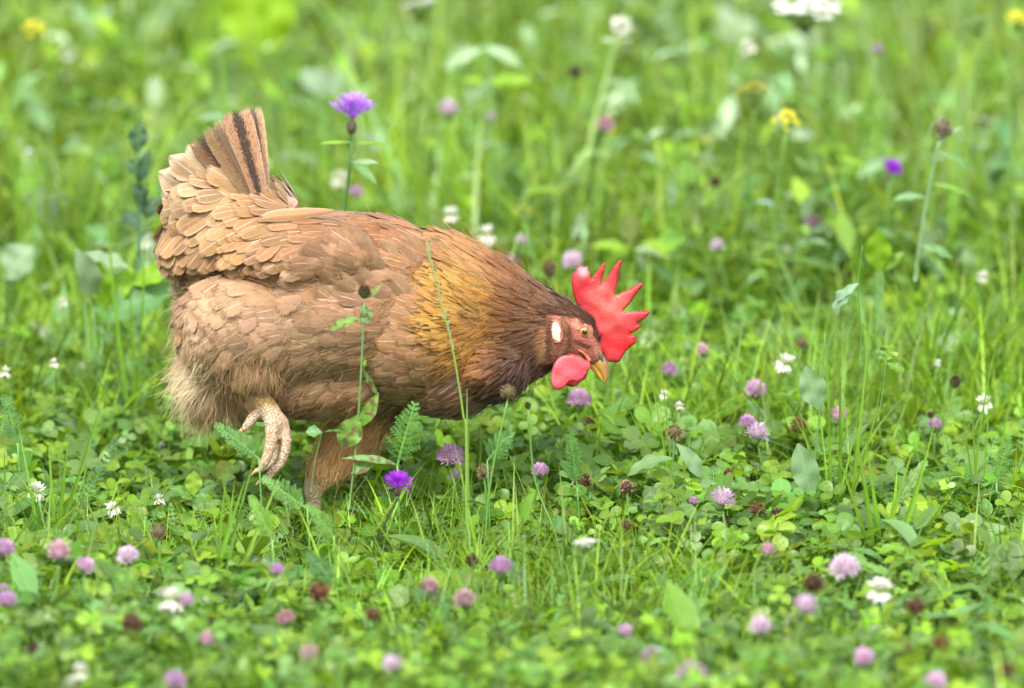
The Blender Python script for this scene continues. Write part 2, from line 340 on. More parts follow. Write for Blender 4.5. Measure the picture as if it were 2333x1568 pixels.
def grass(acc, n, y0, y1, hw, h0, h1, wd=0.003, dens=None, base=None, droop=(0.1, 1.3), ignore=False):
    x, y = scatter(n, y0, y1, hw)
    if dens is not None: k = rng.random(n) < dens(x, y); x, y = x[k], y[k]
    n = len(x); L = rng.uniform(h0, h1, n) * (0.6 + 0.8 * patch(x, y, 6.0, 2.0)); az = rng.uniform(0, 2 * math.pi, n); el = rng.uniform(0.9, 1.5, n); b = rng.uniform(*droop, n)
    m = 0.5 * b; hh = L * np.sin(np.clip(el - m * 0.7, 0.2, 1.6))
    ex = x + np.cos(az) * L * np.cos(el - m); ey = y + np.sin(az) * L * np.cos(el - m)
    if not ignore:
        k = ~(hen_cap(ex, ey, hh * 0.95) | hen_cap((x + ex) / 2, (y + ey) / 2, hh * .8)); x, y, L, az, el, b = [q[k] for q in (x, y, L, az, el, b)]; n = len(x)
    D = np.stack([np.cos(el) * np.cos(az), np.cos(el) * np.sin(az), np.sin(el)], -1); N = np.stack([-np.sin(el) * np.cos(az), -np.sin(el) * np.sin(az), np.cos(el)], -1)
    if base is None: base = np.array([(0.165, 0.32, 0.026), (0.225, 0.39, 0.026), (0.11, 0.23, 0.032)])[rng.integers(0, 3, n)]
    cc_ = vary(n, base) * (0.72 + 0.56 * patch(x, y, 11.0, 4.0))[:, None]
    acc.strips(np.stack([x, y, np.full(n, -0.002)], -1), D, N, L, wd * rng.uniform(0.5, 1.25, n), [.7, 1, .95, .85, .65, .35, .04], C=3, bend=b, cup=-0.5, col=cc_)
def lance(acc, n, y0, y1, hw, s0, s1, wr=0.3, base=None):
    x, y = scatter(n, y0, y1, hw); z = cover_height(x, y) * rng.uniform(0.1, 0.9, n); L = rng.uniform(s0, s1, n); az = rng.uniform(0, 2 * math.pi, n); el = rng.uniform(0.0, 1.1, n)
    z = np.where(y > .7, z * rng.uniform(1, 2.2, n), z)
    k = ~(hen_cap(x, y, z + L * np.sin(el)) | hen_cap(x + L * np.cos(az), y + L * np.sin(az), z + L * .5)); x, y, z, L, az, el = [q[k] for q in (x, y, z, L, az, el)]; n = len(x)
    D = np.stack([np.cos(el) * np.cos(az), np.cos(el) * np.sin(az), np.sin(el)], -1); N = np.stack([-np.sin(el) * np.cos(az), -np.sin(el) * np.sin(az), np.cos(el)], -1)
    acc.strips(np.stack([x, y, z], -1), D, N, L, L * wr * rng.uniform(.7, 1.3, n), [.08, .5, .85, 1, .85, .5, .05], C=3, bend=rng.uniform(0.1, 1.3, n), cup=rng.uniform(-.5, .1, n), col=vary(n, base))
def feathery(acc, root, tip, W, pairs=12, col=(0.1, 0.24, 0.06), N=(0, -0.6, 0.8), sub=5, bend=0.4):
    root = np.asarray(root, float); tip = np.asarray(tip, float); c = np.linalg.norm(tip - root); D = (tip - root) / c; N = unit(np.asarray(N, float) - D * np.dot(N, D)); Sd = np.cross(D, N)
    hb = bend / 2; L = c * hb / math.sin(hb); D0 = D * math.cos(hb) + N * math.sin(hb); N0 = N * math.cos(hb) - D * math.sin(hb)
    s = np.linspace(0.12, 0.98, pairs); th = bend * s; pos = root + D0 * (np.sin(th) / bend * L)[:, None] - N0 * ((1 - np.cos(th)) / bend * L)[:, None]
    T = D0 * np.cos(th)[:, None] - N0 * np.sin(th)[:, None]; NN = N0 * np.cos(th)[:, None] + D0 * np.sin(th)[:, None]
    acc.strips(root, D0, N0, L, W * 0.035 + 0.0006, [1, 1, .8, .5], C=2, bend=bend, col=np.array(col) * 1.2)
    wl = (W * 0.5 * np.clip(1.06 - s, 0, 1) ** .8 * np.clip(s * 5, 0, 1) + W * 0.03) * rng.uniform(.8, 1.1, pairs)
    for sg in (-1, 1):
        d = unit(Sd * sg * 0.85 + T * 0.55 + NN * rng.normal(0.1, .25, (pairs, 1)))
        acc.strips(pos, d, NN, wl, 0.0009, [1, .8, .4], C=2, col=col)
        for j in range(1, sub + 1):
            f = j / (sub + 0.6); p = pos + d * (wl * f)[:, None]; side = np.cross(NN, d)
            for s2 in (-1, 1):
                acc.strips(p, d * 0.75 + side * s2 * 0.75 + NN * rng.normal(0.15, .25, (pairs, 1)), NN, wl * 0.26 * (1.15 - f) + 0.001, 0.00075, [1, 1, .3], C=2, col=vary(pairs, col, .12))

outside = lambda x, y: ((np.abs(x) > .62 + np.clip(y, 0, 3) * .08) | (y < -.9) | (y > 3.2)) * 1.0      # wider, cheaper sward round the detailed part
a = Acc()
nearclover = lambda x, y: 0.35 + 0.65 * patch(x, y, 5.0, 1.0)
clover(a, 15000, -0.95, 1.0, 0.66, 0.76, dens=nearclover); clover(a, 2200, 0.9, 3.4, 0.8, 1.3); clover(a, 9000, -2.2, 6.0, 2.6, 1.5, dens=outside)
clover(a, 1500, -0.3, 0.35, 0.55, 1.2)
tag(a.build('clover_leaves', M_leaf), 'dense mat of three-part clover leaves covering the meadow ground', 'clover', None, 'stuff')
a = Acc()
grass(a, 15000, -0.95, 0.35, 0.66, 0.03, 0.085, 0.0020); grass(a, 4200, -0.95, 0.35, 0.66, 0.06, 0.12, 0.003)
grass(a, 10000, 0.3, 1.2, 0.75, 0.06, 0.17, 0.0032); grass(a, 1800, 0.5, 1.6, 0.8, 0.12, 0.20, 0.0045, droop=(0.05, .7)); clump = lambda x, y: np.clip(patch(x, y, 9.0, 3.0) * 1.6 - .15, .08, 1)
grass(a, 13000, 1.0, 3.4, 0.95, 0.08, 0.24, 0.0045, droop=(0.1, .9), dens=clump); grass(a, 3000, 0.8, 3.4, 0.95, 0.12, 0.30, 0.006, droop=(0.05, .8), dens=lambda x, y: patch(x, y, 5.0, .5) ** 2, base=(.25, .40, .03)); grass(a, 2500, 0.8, 3.4, 0.95, 0.10, 0.26, 0.0055, base=(.27, .38, .18)); grass(a, 20000, -1.0, 0.5, .64, .02, .085, .0014, base=(.19, .35, .04)); grass(a, 1500, -.9, 1.5, .66, .03, .09, .0018, base=(.34, .29, .15)); grass(a, 15000, -2.4, 7.0, 2.8, 0.06, 0.2, 0.006, dens=outside)
grass(a, 1500, 0.05, 0.5, 0.3, 0.08, 0.17, 0.003, dens=lambda x, y: (x > 0.05) * 1.0); 
tag(a.build('grass', M_leaf), 'mixed green grass blades growing through the clover', 'grass', None, 'stuff')
a = Acc()
lance(a, 15000, -0.95, 1.0, 0.66, 0.008, 0.026, 0.22); lance(a, 1600, -0.95, 1.0, 0.66, 0.02, 0.05, 0.42, (0.10, 0.22, 0.075)); lance(a, 6000, 0.7, 3.4, 0.9, 0.02, 0.055, 0.4); lance(a, 1200, 0.7, 3.4, 0.9, 0.015, 0.045, 0.4, (.22, .38, .03)); lance(a, 1300, 0.5, 3.4, 0.9, 0.015, 0.045, 0.5, (.34, .46, .32)); lance(a, 1500, 0.5, 3.4, 0.9, 0.02, 0.06, 0.45, (0.2, 0.32, 0.17)); lance(a, 3000, -2.4, 6, 2.5, 0.03, 0.09, 0.35)
tag(a.build('meadow_herbs', M_matte), 'small pointed herb leaves filling gaps in the sward', 'herbs', None, 'stuff')
a = Acc()
x, y = scatter(260, -0.6, 0.5, 0.55); z = cover_height(x, y) * .35
for i in range(len(x)):
    if hen_cap(np.array(x[i]), np.array(y[i]), np.array(z[i] + 0.05)): continue
    an = rng.uniform(0, 6.28); el = rng.uniform(.3, 1.2); L = rng.uniform(0.035, 0.07); d = np.array([math.cos(an) * math.cos(el), math.sin(an) * math.cos(el), math.sin(el)])
    feathery(a, (x[i], y[i], z[i]), np.array((x[i], y[i], z[i])) + d * L, L * .42, 10, vary(1, (0.085, 0.21, 0.05))[0], sub=3)
tag(a.build('yarrow_leaves', M_matte), 'fine feathery yarrow leaves mixed low into the meadow', 'yarrow leaves', None, 'stuff')

# ------------------------------------------------------------------ the hen
def c4(x, y): return (1184.7 + x * .2131, 577.2 + y * .2131)
def ellipsoid(bm, px, py, y, a, b, c, rot=0.0):
    c0 = hp(px, py, y); mat = Matrix.Translation(Vector(c0)) @ Matrix.Rotation(-math.radians(rot), 4, 'Y') @ Matrix.Diagonal((a * MPP, c, b * MPP * 1.0, 1))
    bmesh.ops.create_icosphere(bm, subdivisions=3, radius=1, matrix=mat)
def chain(bm, pts, n=8, ratio=0.8):
    A, R = catmull(np.array([(p[0], p[1], p[2] * 1000, p[3]) for p in pts]), n)
    for (px, py, y), r in zip(A, R): 
        rr = ratio if not callable(ratio) else ratio(px)
        ellipsoid(bm, px, py, y / 1000, r, r, r * MPP * rr)
bm = bmesh.new()
ellipsoid(bm, 740, 695, 0, 325, 198, .076, 6); ellipsoid(bm, 740, 850, .005, 210, 105, .058); ellipsoid(bm, 820, 615, 0, 230, 128, .060, -6); ellipsoid(bm, 950, 740, 0, 190, 190, .072); ellipsoid(bm, 1020, 850, 0, 135, 98, .055); ellipsoid(bm, 1110, 820, 0, 110, 92, .056)
ellipsoid(bm, 545, 520, 0, 150, 98, .052, 14); ellipsoid(bm, 480, 480, 0, 85, 95, .035, 20); ellipsoid(bm, 445, 545, 0, 70, 80, .034)
ellipsoid(bm, 700, 575, -.030, 200, 85, .045, -6); ellipsoid(bm, 700, 575, .030, 200, 85, .045, -6)
ellipsoid(bm, 560, 745, -.042, 158, 128, .042, 0); ellipsoid(bm, 560, 735, .042, 150, 120, .042, 0)
ellipsoid(bm, 575, 815, -.048, 80, 72, .030); ellipsoid(bm, 485, 860, 0.008, 76, 92, .042); ellipsoid(bm, 590, 900, 0.012, 100, 60, .04)
chain(bm, [(1000, 700, 0, 172), (1080, 738, 0, 165), (1150, 752, 0, 132), (1210, 750, 0, 100), (1258, 748, 0, 74), (1300, 757, 0, 58)], 5, lambda x: 0.66)
chain(bm, [(1300, 762, 0, 56), (1328, 785, 0, 42), (1350, 808, 0, 26)], 5, 0.72)
chain(bm, [(830, 905, .035, 90), (795, 1000, .032, 58), (748, 1062, .028, 40), (716, 1112, .026, 25), (722, 1160, .024, 13), (760, 1235, .022, 13), (770, 1262, .022, 14)], 8, 1.0)
for tx, ty, yy in ((850, 1268, 0.0), (860, 1262, .03), (835, 1255, .055), (725, 1262, .028)): chain(bm, [(770, 1262, .022, 13), ((770 + tx) / 2, (1255 + ty) / 2, (yy + .022) / 2, 10), (tx, ty, yy, 7)], 8, 1.0)
chain(bm, [(572, 868, -.052, 30), (590, 905, -.053, 24), (612, 934, -.054, 24), (630, 962, -.055, 23)], 6, 1.0)
bumpy = lambda pts: [(p[0], p[1], p[2], p[3] * (1 + 0.13 * (-1) ** i)) for i, p in enumerate(pts)]
def toe(bm, pts):
    A, R = catmull(np.array([(p[0], p[1], p[2] * 1000, p[3]) for p in pts]), 7)
    for i, ((px, py, y), r) in enumerate(zip(A, R)): r = r * (1 + 0.13 * math.sin(i * 2.1)); ellipsoid(bm, px, py, y / 1000, r, r, r * MPP)
toe(bm, [(592, 930, -.054, 13), (576, 952, -.055, 12), (562, 972, -.055, 10), (553, 982, -.055, 5)])
toe(bm, [(618, 955, -.060, 16), (618, 1000, -.064, 13.5), (608, 1042, -.064, 12), (592, 1072, -.062, 8)])
toe(bm, [(640, 960, -.052, 17), (651, 1005, -.056, 13.5), (641, 1048, -.056, 12.5), (620, 1076, -.055, 10), (602, 1096, -.054, 7)])
toe(bm, [(632, 960, -.046, 15), (640, 1000, -.040, 12), (628, 1045, -.036, 11), (606, 1066, -.034, 8)])
tm = bpy.data.meshes.new('tmp'); bm.to_mesh(tm); bm.free(); to = bpy.data.objects.new('tmp', tm); S.collection.objects.link(to)
md = to.modifiers.new('r', 'REMESH'); md.mode = 'VOXEL'; md.voxel_size = 0.0021
ms = to.modifiers.new('s', 'SMOOTH'); ms.factor = 0.5; ms.iterations = 4
bm_me = bpy.data.meshes.new_from_object(to.evaluated_get(bpy.context.evaluated_depsgraph_get())); bpy.data.objects.remove(to)
nv = len(bm_me.vertices); BV = np.empty(nv * 3, np.float32); bm_me.vertices.foreach_get('co', BV); BV = BV.reshape(-1, 3).astype(float)
BN = np.array([v.normal[:] for v in bm_me.vertices])
def hpx(P):      # photo pixel of a hen point as if it lay on the near side
    Q = np.array(P, float); Q[..., 1] = -np.abs(Q[..., 1]); return proj(Q)
BX, BY = hpx(BV)
def inpoly(x, y, poly):
    poly = np.asarray(poly, float); r = np.zeros(np.shape(x), bool); j = len(poly) - 1
    for i in range(len(poly)):
        xi, yi = poly[i]; xj, yj = poly[j]; r ^= ((yi > y) != (yj > y)) & (x < (xj - xi) * (y - yi) / (yj - yi + 1e-12) + xi); j = i
    return r
FACE = [c4(*p) for p in [(300, 640), (430, 640), (560, 690), (690, 690), (770, 730), (820, 830), (850, 900), (900, 1000), (960, 1150), (900, 1400), (560, 1250), (440, 1130), (340, 1215), (235, 1200), (225, 1100), (215, 1000), (230, 900), (270, 760)]]
def isfoot(x, y): return ((x < 668) & (y > 890) & (x > 540) & (y > 890 + (600 - x) * 0.35)) | ((y > 1100) & (x < 900) & (x > 660))
# px, py, dx, dy, length mm, width mm, colour, tick, fluff, edge
CT = [(1300,680,-1,-.3,12,3,(92,60,40),0,.2,0),(1345,700,-1,-.5,9,2,(70,48,38),0,.2,0),(1240,665,-1,-.35,18,4,(120,78,48),0,.2,0),(1160,620,-1,-.5,22,5,(164,110,66),.1,.3,.1),
(1080,580,-1,-.55,26,6,(205,152,95),.4,.3,.2),(1030,550,-1,-.5,28,8,(200,148,96),.5,.2,.2),(1180,700,-1,-.12,22,4,(122,76,40),.1,.3,0),(1100,680,-1,-.25,26,5,(198,146,62),.6,.3,.1),
(1040,650,-1,-.3,27,6,(214,166,70),1,.3,.1),(1025,740,-1,-.1,27,6,(212,162,68),1,.3,.1),(1100,760,-1,.12,25,5,(178,124,54),.8,.3,.05),(1180,780,-1,.3,22,4,(98,62,40),.1,.3,0),
(1100,830,-1,.3,26,5.5,(160,104,56),.4,.3,0),(1060,800,-1,.15,26,6,(196,144,62),.9,.3,0),(1180,850,-1,.7,20,4,(68,45,37),0,.3,0),(1225,820,-.8,.8,16,3.5,(80,52,40),0,.3,0),(1080,870,-1,.5,24,6,(92,62,50),0,.3,0),
(1150,905,-1,.7,20,5,(62,44,38),0,.3,0),(1010,900,-1,.3,20,8,(128,98,74),0,.4,.1),(940,940,-1,.15,18,9,(135,106,78),0,.4,.1),(1040,945,-1,.3,18,8,(115,88,64),0,.4,0),
(960,590,-1,-.35,26,9,(180,128,86),0,.15,.25),(960,690,-1,-.3,24,9,(176,126,88),0,.15,.25),(950,790,-1,-.15,22,9,(170,128,92),0,.2,.2),(970,860,-1,.05,20,9,(155,120,88),0,.35,.15),(880,850,-1,.2,20,10,(158,126,94),0,.5,.1),
(900,920,-1,.2,18,9,(128,100,72),0,.5,0),(1000,560,-1,-.4,26,9,(184,132,86),0,.15,.2),
(950,490,-1,-.2,27,10,(190,138,96),0,.1,.25),(850,470,-1,-.08,28,11,(186,134,92),0,.1,.2),(760,458,-1,.02,30,10,(196,150,108),0,.1,.25),(680,445,-1,.1,32,9,(206,164,120),0,.1,.3),
(880,545,-1,.1,26,11,(170,116,74),0,.08,.2),(780,530,-1,.2,28,11,(172,118,78),0,.08,.2),(700,560,-1,.35,28,11,(184,134,90),0,.08,.25),(640,590,-1,.6,30,12,(178,132,92),0,.08,.2),(600,520,-1,.5,32,11,(204,156,104),0,.1,.3),
(540,480,-1,.4,34,10,(210,166,116),0,.12,.4),(570,435,-1,.1,28,9,(212,170,124),0,.12,.4),(480,500,-1,.55,36,12,(212,168,120),0,.12,.4),(430,560,-.75,1,34,13,(208,164,116),0,.12,.4),(500,570,-.75,1,34,13,(202,156,110),0,.12,.3),
(450,440,-1,.2,32,13,(220,182,138),0,.15,.5),(420,400,-1,.1,32,14,(225,190,150),0,.15,.5),(540,610,-.6,1,30,12,(190,146,105),0,.15,.2),
(820,575,-.9,-.5,26,14,(190,150,114),0,.5,.1),(870,640,-.95,-.35,26,12,(184,142,106),0,.35,.2),(760,640,-.95,-.35,26,14,(192,150,116),0,.5,.15),(700,620,-1,-.1,28,14,(194,152,118),0,.5,.2),(800,720,-1,-.15,24,13,(184,146,116),0,.4,.15),(880,740,-1,-.2,22,11,(174,134,100),0,.3,.15),
(640,650,-1,.15,28,14,(204,162,126),0,.5,.2),(560,630,-1,.35,28,14,(212,172,138),0,.45,.2),(480,670,-.7,.8,28,14,(206,172,138),0,.5,.2),(420,740,-.3,1,26,13,(200,166,134),0,.6,.2),(520,760,-.7,.55,24,13,(182,150,120),0,.55,.1),(600,760,-1,.15,24,13,(186,154,124),0,.5,.1),(700,780,-1,.05,24,13,(180,148,118),0,.45,.1),
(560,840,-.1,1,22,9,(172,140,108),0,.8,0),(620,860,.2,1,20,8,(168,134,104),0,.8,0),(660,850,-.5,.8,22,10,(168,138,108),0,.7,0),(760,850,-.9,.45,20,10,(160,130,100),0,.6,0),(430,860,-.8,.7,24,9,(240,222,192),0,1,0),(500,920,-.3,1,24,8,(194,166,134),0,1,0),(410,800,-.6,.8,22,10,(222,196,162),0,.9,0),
(700,930,-1,.3,17,8,(148,118,88),0,.7,0),(820,930,-.9,.5,17,8,(150,116,84),0,.7,0),(850,1000,-.7,.7,14,6,(192,148,108),0,.8,0),(770,1040,-.5,.9,13,5,(208,164,120),0,.8,0),(715,1100,-.1,1,9,4,(222,182,138),0,.6,0)]
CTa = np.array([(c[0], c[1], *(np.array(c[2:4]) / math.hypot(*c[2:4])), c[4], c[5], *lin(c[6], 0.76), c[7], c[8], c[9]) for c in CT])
CTa[:, 6:9] *= np.interp(CTa[:, 1], [420, 560, 800, 1000], [.68, .75, 1.02, 1.35])[:, None] * np.array([.94, .92, .86])  # lower plumage painted lighter to offset the shade on it, upper plumage darker
def field(x, y, p=3.2):
    x = np.atleast_1d(x); y = np.atleast_1d(y); d2 = (x[:, None] - CTa[None, :, 0]) ** 2 + (y[:, None] - CTa[None, :, 1]) ** 2 + 200
    wt = d2 ** (-p / 2 - .4); wt /= wt.sum(1, keepdims=True); return wt @ CTa[:, 2:]
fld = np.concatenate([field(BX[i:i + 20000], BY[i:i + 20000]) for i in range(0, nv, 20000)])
face_v = inpoly(BX, BY, FACE); foot_v = isfoot(BX, BY)
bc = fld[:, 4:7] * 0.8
f = np.stack([np.interp(BY, [700, 760, 830], [.38, .36, .36]), np.interp(BX, [1240, 1300, 1350], [.13, .09, .11]), np.interp(BX, [1240, 1300, 1350], [.085, .065, .075])], -1)
bk = np.exp(-(((BX - 1288) / 16) ** 2 + ((BY - 790) / 34) ** 2))[:, None]; f = f + (np.array([.17, .085, .055]) - f) * bk * .8; bk = np.exp(-(((BX - 1250) / 14) ** 2 + ((BY - 790) / 50) ** 2))[:, None]; f = f + (np.array([.24, .14, .09]) - f) * bk * .8
bc[face_v] = f[face_v]
bc[foot_v] = lin((228, 202, 180), 0.9)
sel = foot_v & (BY < 925); bc[sel] = lin((226, 192, 126), 0.78)
ca = bm_me.attributes.new('col', 'FLOAT_COLOR', 'POINT'); ca.data.foreach_set('color', np.c_[bc, np.ones(nv)].ravel().astype(np.float32))
for m_ in (M_body, M_face, M_scale): bm_me.materials.append(m_)
bm_me.materials.clear(); [bm_me.materials.append(m_) for m_ in (M_body, M_face, M_scale)]
nf = len(bm_me.polygons); lv = np.empty(len(bm_me.loops), np.int32); bm_me.loops.foreach_get('vertex_index', lv); ls = np.empty(nf, np.int32); bm_me.polygons.foreach_get('loop_start', ls)
mi = np.where(face_v[lv[ls]], 1, np.where(foot_v[lv[ls]], 2, 0)).astype(np.int32); bm_me.polygons.foreach_set('material_index', mi); bm_me.polygons.foreach_set('use_smooth', np.ones(nf, bool))
HEN0 = np.array([-0.12, 0.0, 0.0])
hen = thing('hen', HEN0, 'light brown hen with a red comb walking with her head lowered through the meadow', 'hen')
def hpart(acc_or_me, name, mat=None, parent=None, **kw):
    pr = parent or hen
    if isinstance(acc_or_me, Acc): return acc_or_me.build(name, mat, pr, HEN0, **kw)
    me = acc_or_me; me.transform(Matrix.Translation(-Vector(HEN0))); return link(name, me, pr)
bvh = BVHTree.FromPolygons([tuple(v) for v in BV], [tuple(p.vertices) for p in bm_me.polygons])
bm_me.name = 'body'; hpart(bm_me, 'body')
def onbody(px, py, off=0.0):
    d = Vector(ray(px, py)).normalized(); h = bvh.ray_cast(Vector(CAM), d)
    if h[0] is None: return None, None
    return np.array(h[0]) + np.array(h[1]) * off, np.array(h[1])

FS = np.array([0, .12, .35, .62, .8, .91, .975, 1.0])
FP = np.array([.15, .5, .85, 1.0, .94, .74, .42, .10]); FPN = np.array([.2, .6, .95, 1.0, .78, .5, .25, .08]); FPT = np.array([.35, .6, .85, 1, 1.05, 1.06, .98, .86])
# sample roots over the plumage with spacing set by the feather size
tri_c = BV[lv[ls]]; order = rng.permutation(nf)[:90000]
P = BV[lv[ls[order]]]; N = BN[lv[ls[order]]]; F_ = fld[lv[ls[order]]]; fx, fy = BX[lv[ls[order]]], BY[lv[ls[order]]]
okm = ~(face_v[lv[ls[order]]] | foot_v[lv[ls[order]]]); P, N, F_, fx, fy = P[okm], N[okm], F_[okm], fx[okm], fy[okm]
P = P + rng.normal(0, 0.0008, P.shape)
def thin(P, R):
    cell = 0.012; grid = {}; keep = []
    for i, (p, r) in enumerate(zip(P.tolist(), R.tolist())):
        k = (int(p[0] // cell), int(p[1] // cell), int(p[2] // cell)); ok = True
        for a_ in (-1, 0, 1):
            for b_ in (-1, 0, 1):
                for c_ in (-1, 0, 1):
                    for q, s_ in grid.get((k[0] + a_, k[1] + b_, k[2] + c_), ()):
                        if (q[0] - p[0]) ** 2 + (q[1] - p[1]) ** 2 + (q[2] - p[2]) ** 2 < r * r: ok = False; break
                    if not ok: break
                if not ok: break
            if not ok: break
        if ok: grid.setdefault(k, []).append((p, r)); keep.append(i)
    return np.array(keep)
WM = np.where(F_[:, 3] > 7.5, 1.22, 1.0); K = thin(P, F_[:, 3] * 0.001 * 0.54 * WM ** .2)
P, N, F_, fx, fy = P[K], N[K], F_[K], fx[K], fy[K]; n = len(P); print('feathers', n)
Rt = np.array([1, 0, 0.]); Up = np.array([0, sp, cp])
d = Rt * F_[:, 0:1] - Up * F_[:, 1:2]
d = unit(d - N * (d * N).sum(1, keepdims=True)); sd_ = np.cross(N, d); j = rng.normal(0, 1, (n, 1)) * (.07 + .12 * F_[:, 8:9]); d = unit(d * np.cos(j) + sd_ * np.sin(j))
lift = rng.normal(0.105, .02, (n, 1)) + F_[:, 8:9] * 0.12
D = unit(d * np.cos(lift) + N * np.sin(lift)); Nn = unit(N * np.cos(lift) - d * np.sin(lift)); Nn = unit(Nn + sd_ * rng.normal(0, .07, (n, 1)))
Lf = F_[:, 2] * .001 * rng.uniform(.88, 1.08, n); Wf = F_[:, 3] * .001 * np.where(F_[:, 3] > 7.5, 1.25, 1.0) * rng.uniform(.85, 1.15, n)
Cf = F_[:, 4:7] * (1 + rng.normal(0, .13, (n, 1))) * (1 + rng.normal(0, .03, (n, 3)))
soil = ((fx > 420) & (fx < 900) & (fy > 640) & (rng.random(n) < .2)); Cf[soil] *= [.82, .78, .76]
tick = F_[:, 7] * (rng.random(n) < .75); par = np.c_[np.zeros(n), F_[:, 9] * rng.uniform(.3, 1.3, n), F_[:, 8] * rng.uniform(.7, 1.2, n), rng.random(n)]
bend = rng.uniform(.25, .5, n) * (1 - .3 * F_[:, 8]); prof = np.where((Wf > .0075)[:, None], FP, FPN)
size = Lf * Wf * np.where((N @ -unit(ray(900, 700))) > 0.1, 1, 0.0) * ((fx > 380) & (fx < 1000) & (fy < 900))
big = set(np.argsort(-size)[:225].tolist())
st = Acc()
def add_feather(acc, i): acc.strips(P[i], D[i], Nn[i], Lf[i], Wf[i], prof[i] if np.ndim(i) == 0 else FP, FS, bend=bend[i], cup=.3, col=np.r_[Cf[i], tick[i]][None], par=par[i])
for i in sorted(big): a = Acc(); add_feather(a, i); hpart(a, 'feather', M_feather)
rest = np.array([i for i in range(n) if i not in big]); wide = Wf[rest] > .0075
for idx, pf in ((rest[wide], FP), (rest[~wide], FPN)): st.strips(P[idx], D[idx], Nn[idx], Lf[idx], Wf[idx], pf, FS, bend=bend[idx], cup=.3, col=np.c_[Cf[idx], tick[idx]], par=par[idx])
tag(hpart(st, 'plumage', M_feather), None, None, None, 'stuff')
# down and loose barbs, soft outline
cand = rng.integers(0, n, 70000); pr_ = (F_[cand, 8] ** 2 * 1.3 + .02); cand = cand[rng.random(len(cand)) < pr_]; m_ = len(cand)
dj = unit(d[cand] + rng.normal(0, .30, (m_, 3)) + N[cand] * rng.uniform(.05, .55, (m_, 1)))
a = Acc(); a.strips(P[cand] + rng.normal(0, .003, (m_, 3)) + N[cand] * .002, dj, N[cand] + rng.normal(0, .3, (m_, 3)), Lf[cand] * rng.uniform(.55, 1.15, m_) * (1 + .35 * (F_[cand, 8] > .85)), rng.uniform(.00016, .00032, m_), [1, .9, .6, .15], C=2, bend=rng.uniform(-.2, 1.1, m_), col=Cf[cand] * rng.uniform(.95, 1.3, (m_, 1)))
# dark brown crest hair over the eye and bristles before the comb
def hairs(acc, n, A, B, spread, L, W, col, side=0.0, curve=.5):
    for k in range(n):
        t = rng.random(); px = A[0] + (B[0] - A[0]) * t; py = A[1] + (B[1] - A[1]) * t
        dx, dy = spread[0] + (spread[2] - spread[0]) * t + rng.normal(0, .12), spread[1] + (spread[3] - spread[1]) * t + rng.normal(0, .12)
        p, nn = onbody(px + rng.normal(0, 3), py + rng.normal(0, 3), .0006)
        if p is None: continue
        dd = unit(Rt * dx - Up * dy); dd = unit(dd - nn * np.dot(dd, nn) + nn * rng.uniform(.05, .3))
        acc.strips(p, dd, nn, L * rng.uniform(.6, 1.2), W, [1, .9, .6, .1], C=2, bend=curve, col=np.array(col) * rng.uniform(.6, 1.5))
brown = lin((88, 60, 46), .8)
hairs(a, 420, c4(810, 800), c4(560, 600), (-.55, -.9, -1, -.25), .012, .0006, brown)
hairs(a, 420, c4(640, 660), c4(250, 600), (-1, -.35, -1, .0), .016, .0006, brown)
hairs(a, 220, c4(840, 930), c4(760, 700), (-.3, -1, -.9, -.7), .009, .0005, brown)
hairs(a, 60, c4(850, 960), c4(835, 820), (.45, -1, .35, -1), .011, .0005, lin((60, 36, 32)), curve=-.3)
hairs(a, 160, c4(480, 780), c4(440, 690), (.3, .9, .4, .9), .007, .0005, lin((120, 88, 60)))
hairs(a, 150, c4(330, 1150), c4(330, 700), (-1, .2, -1, .1), .007, .0004, lin((96, 62, 48)))
hairs(a, 110, c4(560, 1000), c4(520, 760), (-1, .1, -.8, .4), .004, .0004, lin((96, 62, 48)))
hairs(a, 90, c4(760, 1000), c4(600, 930), (-1, .1, -.9, .2), .003, .0004, lin((90, 50, 42)))
hairs(a, 260, c4(250, 1150), c4(260, 800), (-1, .25, -1, .05), .012, .0005, lin((150, 110, 78)))
hairs(a, 200, c4(240, 1210), c4(360, 1190), (-.9, .5, -.9, .3), .008, .0005, lin((58, 42, 36)))
tag(hpart(a, 'down', M_down), None, None, None, 'stuff')
# hand-set wing, saddle and tail feathers: root, tip (photo pixels), depths, width px, colour, mottle, edge, fluff, profile
def setf(root, tip, y0, y1, wpx, col, mott=0., edge=.4, fl=.1, pf=FP, bend=.3, cup=.35, nrm=(0, -1, .25)):
    if y0 == 'surf':
        r0 = onbody(*root, -.002)[0]; t0 = onbody(*tip, y1)[0]
        if t0 is None: t0 = hp(*tip, -.04 if r0 is None else r0[1])
        if r0 is None: r0 = hp(*root, t0[1] + .012)
    else: r0 = hp(*root, y0); t0 = hp(*tip, y1)
    c = t0 - r0; L = np.linalg.norm(c); c = c / L; nn = unit(np.array(nrm) - c * np.dot(nrm, c)); hb = max(abs(bend) / 2, 1e-3) * (1 if bend >= 0 else -1)
    a = Acc(); s = np.linspace(0, 1, 9); pr2 = np.interp(s, FS, pf)
    a.strips(r0, c * math.cos(hb) + nn * math.sin(hb), nn * math.cos(hb) - c * math.sin(hb), L * hb / math.sin(hb), wpx * MPP, pr2, s, C=5, bend=2 * hb, cup=cup, col=np.r_[lin(col, .58) * [1, 1, .94], 0][None], par=(mott, edge, fl, rng.random()))
    return hpart(a, 'feather', M_feather)
tan = (214, 176, 132); pale = (230, 200, 162)
